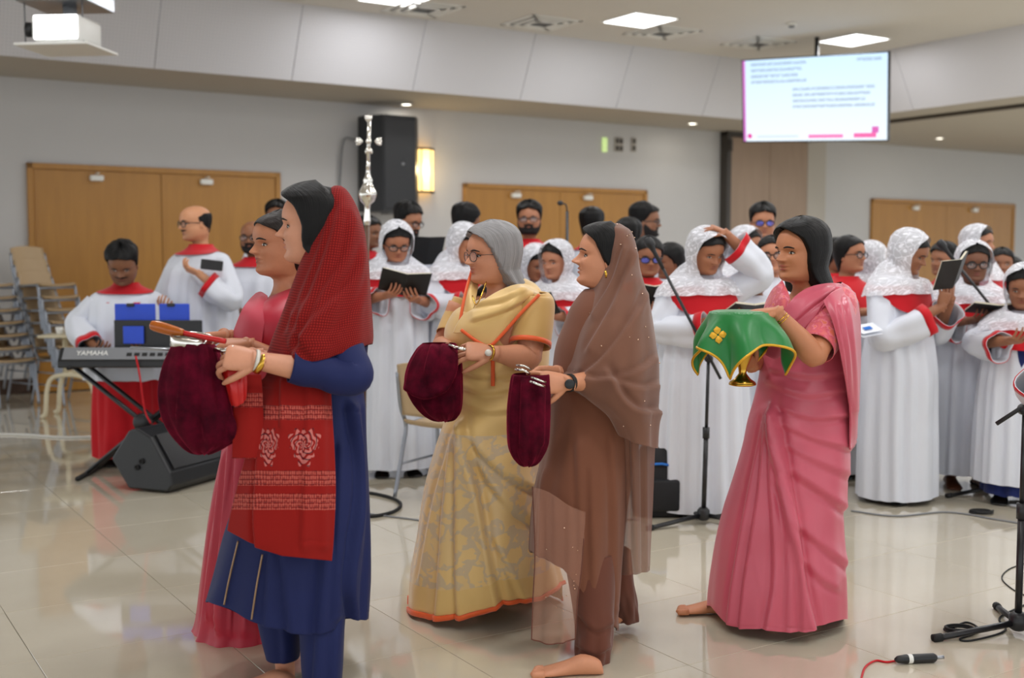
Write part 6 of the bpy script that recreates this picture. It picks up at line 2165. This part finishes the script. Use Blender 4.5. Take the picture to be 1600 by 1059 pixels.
# ------------------------------------------------------------------ stage monitor wedge
g0, g1 = gnd(262, 772), gnd(348, 747)
ue = (g1 - g0) / np.linalg.norm(g1 - g0)
ae = np.array([-ue[1], ue[0], 0]);
if ae[0] > 0: ae = -ae
we = thing('stage_monitor', 'black wedge-shaped stage monitor speaker on the floor', 'speaker', g0)
poly = [(0, .012), (.30, .012), (.43, .19), (.29, .375), (.23, .395), (.12, .345), (-.02, .13), (-.03, .05)]
Lw = .66
V = [ae * a_ + ue * q + np.array([0, 0, z]) for q in (0, Lw) for a_, z in poly]
n = len(poly)
m = MB(); m.add(V, [tuple(range(n)), tuple(range(2 * n - 1, n - 1, -1))] + [(i + n, (i + 1) % n + n, (i + 1) % n, i) for i in range(n)])
o = m.build('cabinet', 'black_plastic', we, smooth=False)
bv = o.modifiers.new('bevel', 'BEVEL'); bv.width = .012; bv.segments = 2
def wq(a_, z, q): return ae * a_ + ue * q + np.array([0, 0, z])
m = MB(); m.add([wq(.115, .352, .04), wq(-.018, .15, .04), wq(-.018, .15, Lw - .04), wq(.115, .352, Lw - .04)], [(0, 1, 2, 3)]); o = m.build('grille', 'black_metal', we, smooth=False, thick=.012)
for a_, z in ((.19, .19), (.225, .15)):
    m = MB(); m.lathe([(.018, -.002), (.018, .008), (.012, .008), (.012, .0)], 18, wq(a_, z, -.004), axis=-ue); m.build('socket', 'black_rubber', we)
m = MB(); m.box(wq(.17, .0065, .1), (.04, .04, .013), .004); m.box(wq(.17, .0065, Lw - .1), (.04, .04, .013), .004); m.build('rubber_feet', 'black_rubber', we)

# ------------------------------------------------------------------ stacked chairs
M('chair_shell', C(184, 158, 122), .5, var=.08)
M('chair_steel', C(150, 156, 166), .35, metal=.6, var=.05)


def make_chair():
    r = thing('stacking_chair', 'x', 'chair')
    # side profile: seat towards -y, back at +y
    w_ = np.linspace(-.2, .2, 9)
    prof = [(-.21, .45), (-.17, .462), (0, .448), (.14, .442), (.19, .47)]
    P = cr(np.array([[(x * .98, y, z - .012 * (1 - (x / .2) ** 2)) for x in w_] for y, z in prof]), 14)
    m = MB(); m.grid(P); m.build('seat', 'chair_shell', r, thick=.012)
    prof = [(.195, .50), (.215, .58), (.245, .70), (.27, .80), (.275, .83)]
    P = cr(np.array([[(x * (1.0 - .12 * k_ / 4), y + .03 * (1 - (x / .2) ** 2), z - .02 * (x / .2) ** 2 * (k_ == 4)) for x in w_] for k_, (y, z) in enumerate(prof)]), 14)
    m = MB(); m.grid(P); m.build('backrest', 'chair_shell', r, thick=.012)
    for sx_ in (-1, 1):
        x = sx_ * .21
        m = MB(); m.tube([(x, -.23, .01), (x, -.20, .25), (x, -.18, .43), (x, -.10, .445), (x, .10, .435)], .0125, 8, smooth=30); m.build('leg', 'chair_steel', r)
        m = MB(); m.tube([(x, .27, .01), (x, .18, .30), (x, .15, .43), (x * .97, .21, .55), (x * .9, .262, .76)], .0125, 8, smooth=30); m.build('leg', 'chair_steel', r)
        m = MB(); m.tube([(x, -.205, .2), (x, .205, .2)], .008, 6); m.build('side_rail', 'chair_steel', r)
    m = MB(); m.tube([(-.21, -.185, .42), (.21, -.185, .42)], .011, 8); m.build('crossbar', 'chair_steel', r)
    return r


ch = make_chair(); first = True
def put_chair(p, rz, lab, group='stacked chairs by the wall', tilt=0.0):
    global first
    o = ch if first else dup(ch)
    first = False
    o.location = [float(v) for v in p]; o.rotation_euler = (tilt, 0, rz); o['label'] = lab; o['group'] = group
    return o


ords = ['bottom', 'second', 'third', 'fourth', 'fifth', 'sixth', 'topmost']
pA = gnd(106, 630); pB = gnd(8, 634)
for i in range(7):
    put_chair(pA + np.array([-.04 * i, .02 * i, .12 * i]), math.radians(58), ords[i] + ' beige chair of the stack in front of the door', tilt=0)
for i in range(7):
    put_chair(pB + np.array([-.04 * i, .02 * i, .12 * i]), math.radians(58), ords[i] + ' beige chair of the stack at the left picture edge')
put_chair(gnd(700, 776) + np.array([0, .08, 0]), math.radians(150), 'single beige steel-legged chair standing between two choir robes', 'single chairs among the choir')
put_chair(gnd(1348, 770) + np.array([0, .25, 0]), math.radians(160), 'beige chair half hidden behind the pink saree', 'single chairs among the choir')

# ------------------------------------------------------------------ cream side table, cups, shoes
M('cream_metal', C(214, 204, 176), .45, var=.04)
p = gnd(122, 650)
ta = thing('side_table', 'cream metal side table with arched legs beside the stacked chairs', 'table', p)
k = p[1] / FPX
hT = at(122, 524, p[1])[2]
m = MB(); m.box((-.06, 0, hT), (.44, .36, .025), .01, seg=2); m.build('top', 'cream_metal', ta)
for x in (-.1,):
    m = MB(); m.tube([(x, 0, hT - .01), (x, 0, .38)], .022, 12); m.build('column', 'cream_metal', ta)
for y in (-.15, .15):
    m = MB(); m.tube([(-.27, y, .01), (-.235, y, .05), (-.215, y, .25), (-.17, y, .36), (-.05, y, .39), (.08, y, .38), (.17, y, .33), (.21, y, .2), (.25, y, .05), (.29, y, .01)], .020, 10, smooth=60); m.build('leg', 'cream_metal', ta)
m = MB(); m.tube([(-.1, -.15, .385), (-.1, .15, .385)], .018, 10); m.build('crossbar', 'cream_metal', ta)
for x, lab in ((-.14, 'small white cup on the cream side table, left one'), (-.02, 'small white cup on the cream side table, right one')):
    cu = thing('cup', lab, 'cup', p + np.array([x, -.02, hT + .0125]), 0, 'cups on the side table')
    m = MB(); m.lathe([(.024, 0), (.03, .03), (.034, .065), (.031, .065), (.026, .01), (.0, .008)], 20); m.build('bowl', 'white_plastic', cu)
    m = MB(); m.tube([(.032, 0, .05), (.05, 0, .045), (.048, 0, .02), (.03, 0, .018)], .004, 6, smooth=14); m.build('handle', 'white_plastic', cu)
for px, py, rz, lab in ((72, 607, .5, 'dark sneaker with white sole under the stacked chairs, left one'), (98, 606, .3, 'dark sneaker with white sole under the stacked chairs, right one')):
    q = gnd(px, py)
    so = thing('shoe', lab, 'shoe', q, rz, 'shoes by the wall')
    m = MB(); foot(m, (.14, 0, .022), (-1, 0, 0), .27, toes=False, wide=1.2); m.build('upper', 'shoe_black', so)
    m = MB(); foot(m, (.145, 0, -.0), (-1, 0, 0), .285, toes=False, wide=1.25)
    o = m.build('sole', 'white_plastic', so); o.scale = (1, 1, .45)
    m = MB(); m.tube([(.03, -.03, .085), (0, 0, .09), (.03, .03, .085)], .004, 6); m.build('laces', 'white_plastic', so)


# ------------------------------------------------------------------ microphone stands and cables
def mic_stand(label, hub, topz, boom, legs, mic=True, lean=0.0):
    hub = np.asarray(hub, float)
    r = thing('microphone_stand', label, 'microphone stand', (hub[0], hub[1], 0), 0, 'microphone stands')
    tp = np.array([lean, 0, topz])
    m = MB(); m.tube([(0, 0, .03), tp * .55 + np.array([0, 0, .0])], .0135, 12); m.build('lower_tube', 'black_metal', r)
    m = MB(); m.tube([tp * .5, tp], .0095, 12); m.build('upper_tube', 'black_metal', r)
    m = MB(); m.tube([tp * .52, tp * .52 + np.array([0, 0, .06])], .019, 12); m.build('clutch', 'black_plastic', r)
    m = MB(); m.lathe([(.02, .02), (.034, .03), (.034, .075), (.02, .09)], 16); m.build('hub', 'black_plastic', r)
    for a_, ln in legs:
        e = np.array([math.cos(a_) * ln, math.sin(a_) * ln, .012])
        m = MB(); m.tube([(0, 0, .05), e * .85 + np.array([0, 0, .006]), e], .0125, 10); lg = m.build('leg', 'black_metal', r)
        m = MB(); m.tube([e * .9 + np.array([0, 0, .004]), e], .016, 10); m.build('rubber_foot', 'black_rubber', lg)
    if boom is not None:
        a0, a1 = [np.asarray(q) - np.array([hub[0], hub[1], 0]) for q in boom]
        m = MB(); m.tube([a0, a1], .0085, 10); m.build('boom', 'black_metal', r)
        m = MB(); m.lathe([(.022, -.02), (.022, .02)], 14, tp, axis=(0, 1, 0)); m.build('boom_clamp', 'black_plastic', r)
        if mic:
            d_ = (a1 - a0) / np.linalg.norm(a1 - a0)
            m = MB(); m.lathe([(.010, 0), (.012, .10), (.017, .13), (.024, .14), (.026, .165), (.02, .185), (.001, .19)], 16, a1 - d_ * .03, axis=d_); m.build('microphone', 'black_plastic', r)
    return r


h1 = gnd(1099, 818)
mic_stand('microphone stand with slanting boom in front of the girl raising her hand', h1, at(1106, 560, h1[1])[2], (at(1126, 592, h1[1] - .05), at(1032, 412, h1[1] + .05)), ((-.3, .34), (1.9, .34), (3.6, .36)), lean=at(1107, 560, h1[1])[0] - h1[0])
h2 = gnd(1556, 772)
mic_stand('microphone stand with tripod before the older woman with the open book', h2, at(1567, 505, h2[1])[2], (at(1602, 545, h2[1] - .05), at(1492, 408, h2[1] + .05)), ((3.45, .36), (-.5, .36), (1.6, .34)), lean=at(1567, 505, h2[1])[0] - h2[0])
h3 = gnd(1590, 992)
mic_stand('nearest microphone stand at the right edge of the picture', h3, at(1592, 640, h3[1])[2], (at(1557, 662, h3[1]), at(1668, 590, h3[1])), ((3.35, .36), (-.55, .36), (1.4, .34)), mic=True)
c4 = gnd(886, 700)
ms = thing('microphone_stand', 'thin gooseneck microphone stand in front of the middle door', 'microphone stand', (at(886, 400, 9.0)[0], 9.0, 0), 0, 'microphone stands')
m = MB(); m.lathe([(.13, 0), (.13, .015), (.02, .03)], 24); m.build('base', 'black_metal', ms)
zt = at(886, 330, 9.0)[2]
m = MB(); m.tube([(0, 0, .02), (0, 0, zt)], .012, 10); m.build('tube', 'black_metal', ms)
m = MB(); m.tube([(0, 0, zt), (-.01, 0, zt + .05), (-.045, -.02, zt + .062)], .006, 8, smooth=14); m.build('gooseneck', 'black_metal', ms)
m = MB(); m.ball((-.055, -.025, zt + .062), (.024, .02, .02), 8); m.build('microphone', 'black_plastic', ms)


def cable(label, pts, r=.005, mat='black_rubber', n=60):
    return tag(MB().tube([gnd(x, y, r) for x, y in pts], r, 6, 0, smooth=n).build('cable', mat), label, 'cable', 'cables on the floor')


cable('thick black cable looped on the floor behind the blue kurta', [(560, 768), (590, 772), (618, 780), (626, 790), (612, 800), (585, 806), (560, 806)], .010)
cable('pale cable running along the floor at the left edge', [(-20, 678), (40, 679), (100, 683), (168, 682), (230, 690)], .008, 'white_plastic')
cable('thin grey cable crossing behind the gold saree', [(560, 800), (620, 808), (700, 816), (800, 812), (900, 806), (1000, 812)], .005, 'grey_plastic')
cable('thin cable running under the choir at the right', [(1330, 798), (1400, 806), (1480, 800), (1560, 812), (1620, 822)], .005, 'grey_plastic')
cable('thin black cable curled around the nearest stand', [(1480, 985), (1510, 972), (1530, 985), (1500, 998), (1520, 1000), (1570, 985), (1562, 965), (1600, 945)], .004)
cable('thin black cable dropping to the floor at the right edge', [(1600, 880), (1575, 890), (1566, 905), (1590, 925), (1620, 935)], .003)
cable('thin red cable leaving the microphone on the floor', [(1345, 1062), (1352, 1042), (1368, 1032), (1385, 1034), (1400, 1032)], .004, 'robe_red')
a0, a1 = gnd(1402, 1030, .017), gnd(1462, 1027, .017)
mi = thing('cable_connector', 'black cable connector with white ring lying on the floor', 'connector', (a0 + a1) / 2)
m = MB(); c_ = (a0 + a1) / 2; d_ = (a1 - a0) / np.linalg.norm(a1 - a0); L_ = np.linalg.norm(a1 - a0)
m.lathe([(.004, -L_ / 2 - .01), (.012, -L_ / 2), (.016, -L_ * .3), (.016, L_ * .45), (.012, L_ / 2)], 16, (0, 0, 0), axis=d_); m.build('sleeve', 'black_plastic', mi)
m = MB(); m.lathe([(.0165, -.008), (.017, -.006), (.017, .006), (.0165, .008)], 16, -d_ * L_ * .18, axis=d_); m.build('ring', 'white_plastic', mi)
m = MB(); m.tube([d_ * L_ * .5, d_ * (L_ * .5 + .03)], .007, 8); m.build('plug', 'steel', mi)
q = gnd(1500, 988)
co = thing('cable_coil', 'small black coil of cable beside the nearest stand', 'cable', q)
m = MB()
a = np.linspace(0, 2 * PI * 4, 90)
m.tube(np.stack([(.055 + .006 * np.sin(a * .3)) * np.cos(a), (.04 + .006 * np.cos(a * .4)) * np.sin(a), .008 + .0035 * a / 2 / PI], -1), .0045, 6); m.build('coil', 'black_rubber', co)
q = gnd(1533, 803)
co = thing('cable_coil', 'small black coil of cable by the middle stand', 'cable', q)
m = MB(); m.tube(np.stack([(.06 + .006 * np.sin(a * .3)) * np.cos(a), (.045 + .006 * np.cos(a * .4)) * np.sin(a), .008 + .0035 * a / 2 / PI], -1), .0045, 6); m.build('coil', 'black_rubber', co)

# ------------------------------------------------------------------ bags on the floor, leaflet
M('bag_black', C(20, 21, 25), .7, var=.2, vs=30)
M('bag_beige', C(176, 156, 124), .8, var=.12, vs=20)
M('strap_blue', C(30, 110, 200), .6)
q = gnd(1034, 810)
bp = thing('backpack', 'black backpack with blue trim on the floor beside the brown dupatta', 'bag', q + np.array([0, .12, 0]))
P = []
for z, w_, d in ((0, .13, .09), (.02, .15, .11), (.15, .155, .115), (.30, .14, .10), (.38, .10, .07), (.41, .04, .03)):
    aa = np.linspace(0, 2 * PI, 40, endpoint=False)
    P.append([(w_ * np.sign(np.cos(b)) * abs(np.cos(b)) ** .6, d * np.sign(np.sin(b)) * abs(np.sin(b)) ** .6, z) for b in aa])
m = MB(); m.grid(cr(np.array(P), 24), True, 0, cap0=True, cap1=True); m.build('body', 'bag_black', bp)
m = MB(); m.box((.0, -.115, .13), (.2, .05, .18), .02, seg=2); m.build('pocket', 'bag_black', bp)
m = MB(); m.tube([(-.06, -.10, .30), (0, -.115, .305), (.07, -.10, .29)], .012, 8, flat=((0, 0, 1), .6)); m.build('trim_band', 'strap_blue', bp)
m = MB(); m.tube([(-.03, 0, .40), (-.02, 0, .44), (.02, 0, .44), (.03, 0, .40)], .008, 8, smooth=16); m.build('handle', 'bag_black', bp)
lf = thing('leaflet', 'folded white leaflet with blue print under the bowing woman\'s elbow', 'paper', at(1356, 516, 6.5), .3)
M('leaflet_paper', C(232, 236, 244), .7, var=.02)
for sgn in (-1, 1):
    m = MB(); m.box((0, .0, .012 * sgn), (.13, .10, .002), .0005, R=rot('y', -.15) @ rot('x', .35 + .05 * sgn)); m.build('sheet', 'leaflet_paper', lf, smooth=False)
m = MB(); m.box((-.01, -.012, .0145), (.05, .03, .002), .0005, R=rot('y', -.15) @ rot('x', .40)); m.build('print_block', 'strap_blue', lf, smooth=False)

# ------------------------------------------------------------------ one more singer beyond the right edge, sleeve in view
chorister('person in white robe at the right edge, only a red-trimmed sleeve in view', 1788, 300, 4.25, -30, (0, 0, 0), 'F', (150, 100, 76), True,
          wr=[(-.30, -.26, 1.04), (.10, -.27, 1.1)], el=[(-.30, -.02, .90), (.27, -.02, 1.0)])

ph = thing('phone', 'dark phone held at the chest by the bald man', 'phone', at(331, 414, 7.93), .4)
m = MB(); m.box((0, 0, 0), (.15, .012, .07), .006, R=rot('y', .12)); m.build('case', 'black_plastic', ph, smooth=False)
m = MB(); m.box((0, -.0065, 0), (.138, .002, .06), .001, R=rot('y', .12)); m.build('screen', 'black_metal', ph, smooth=False)
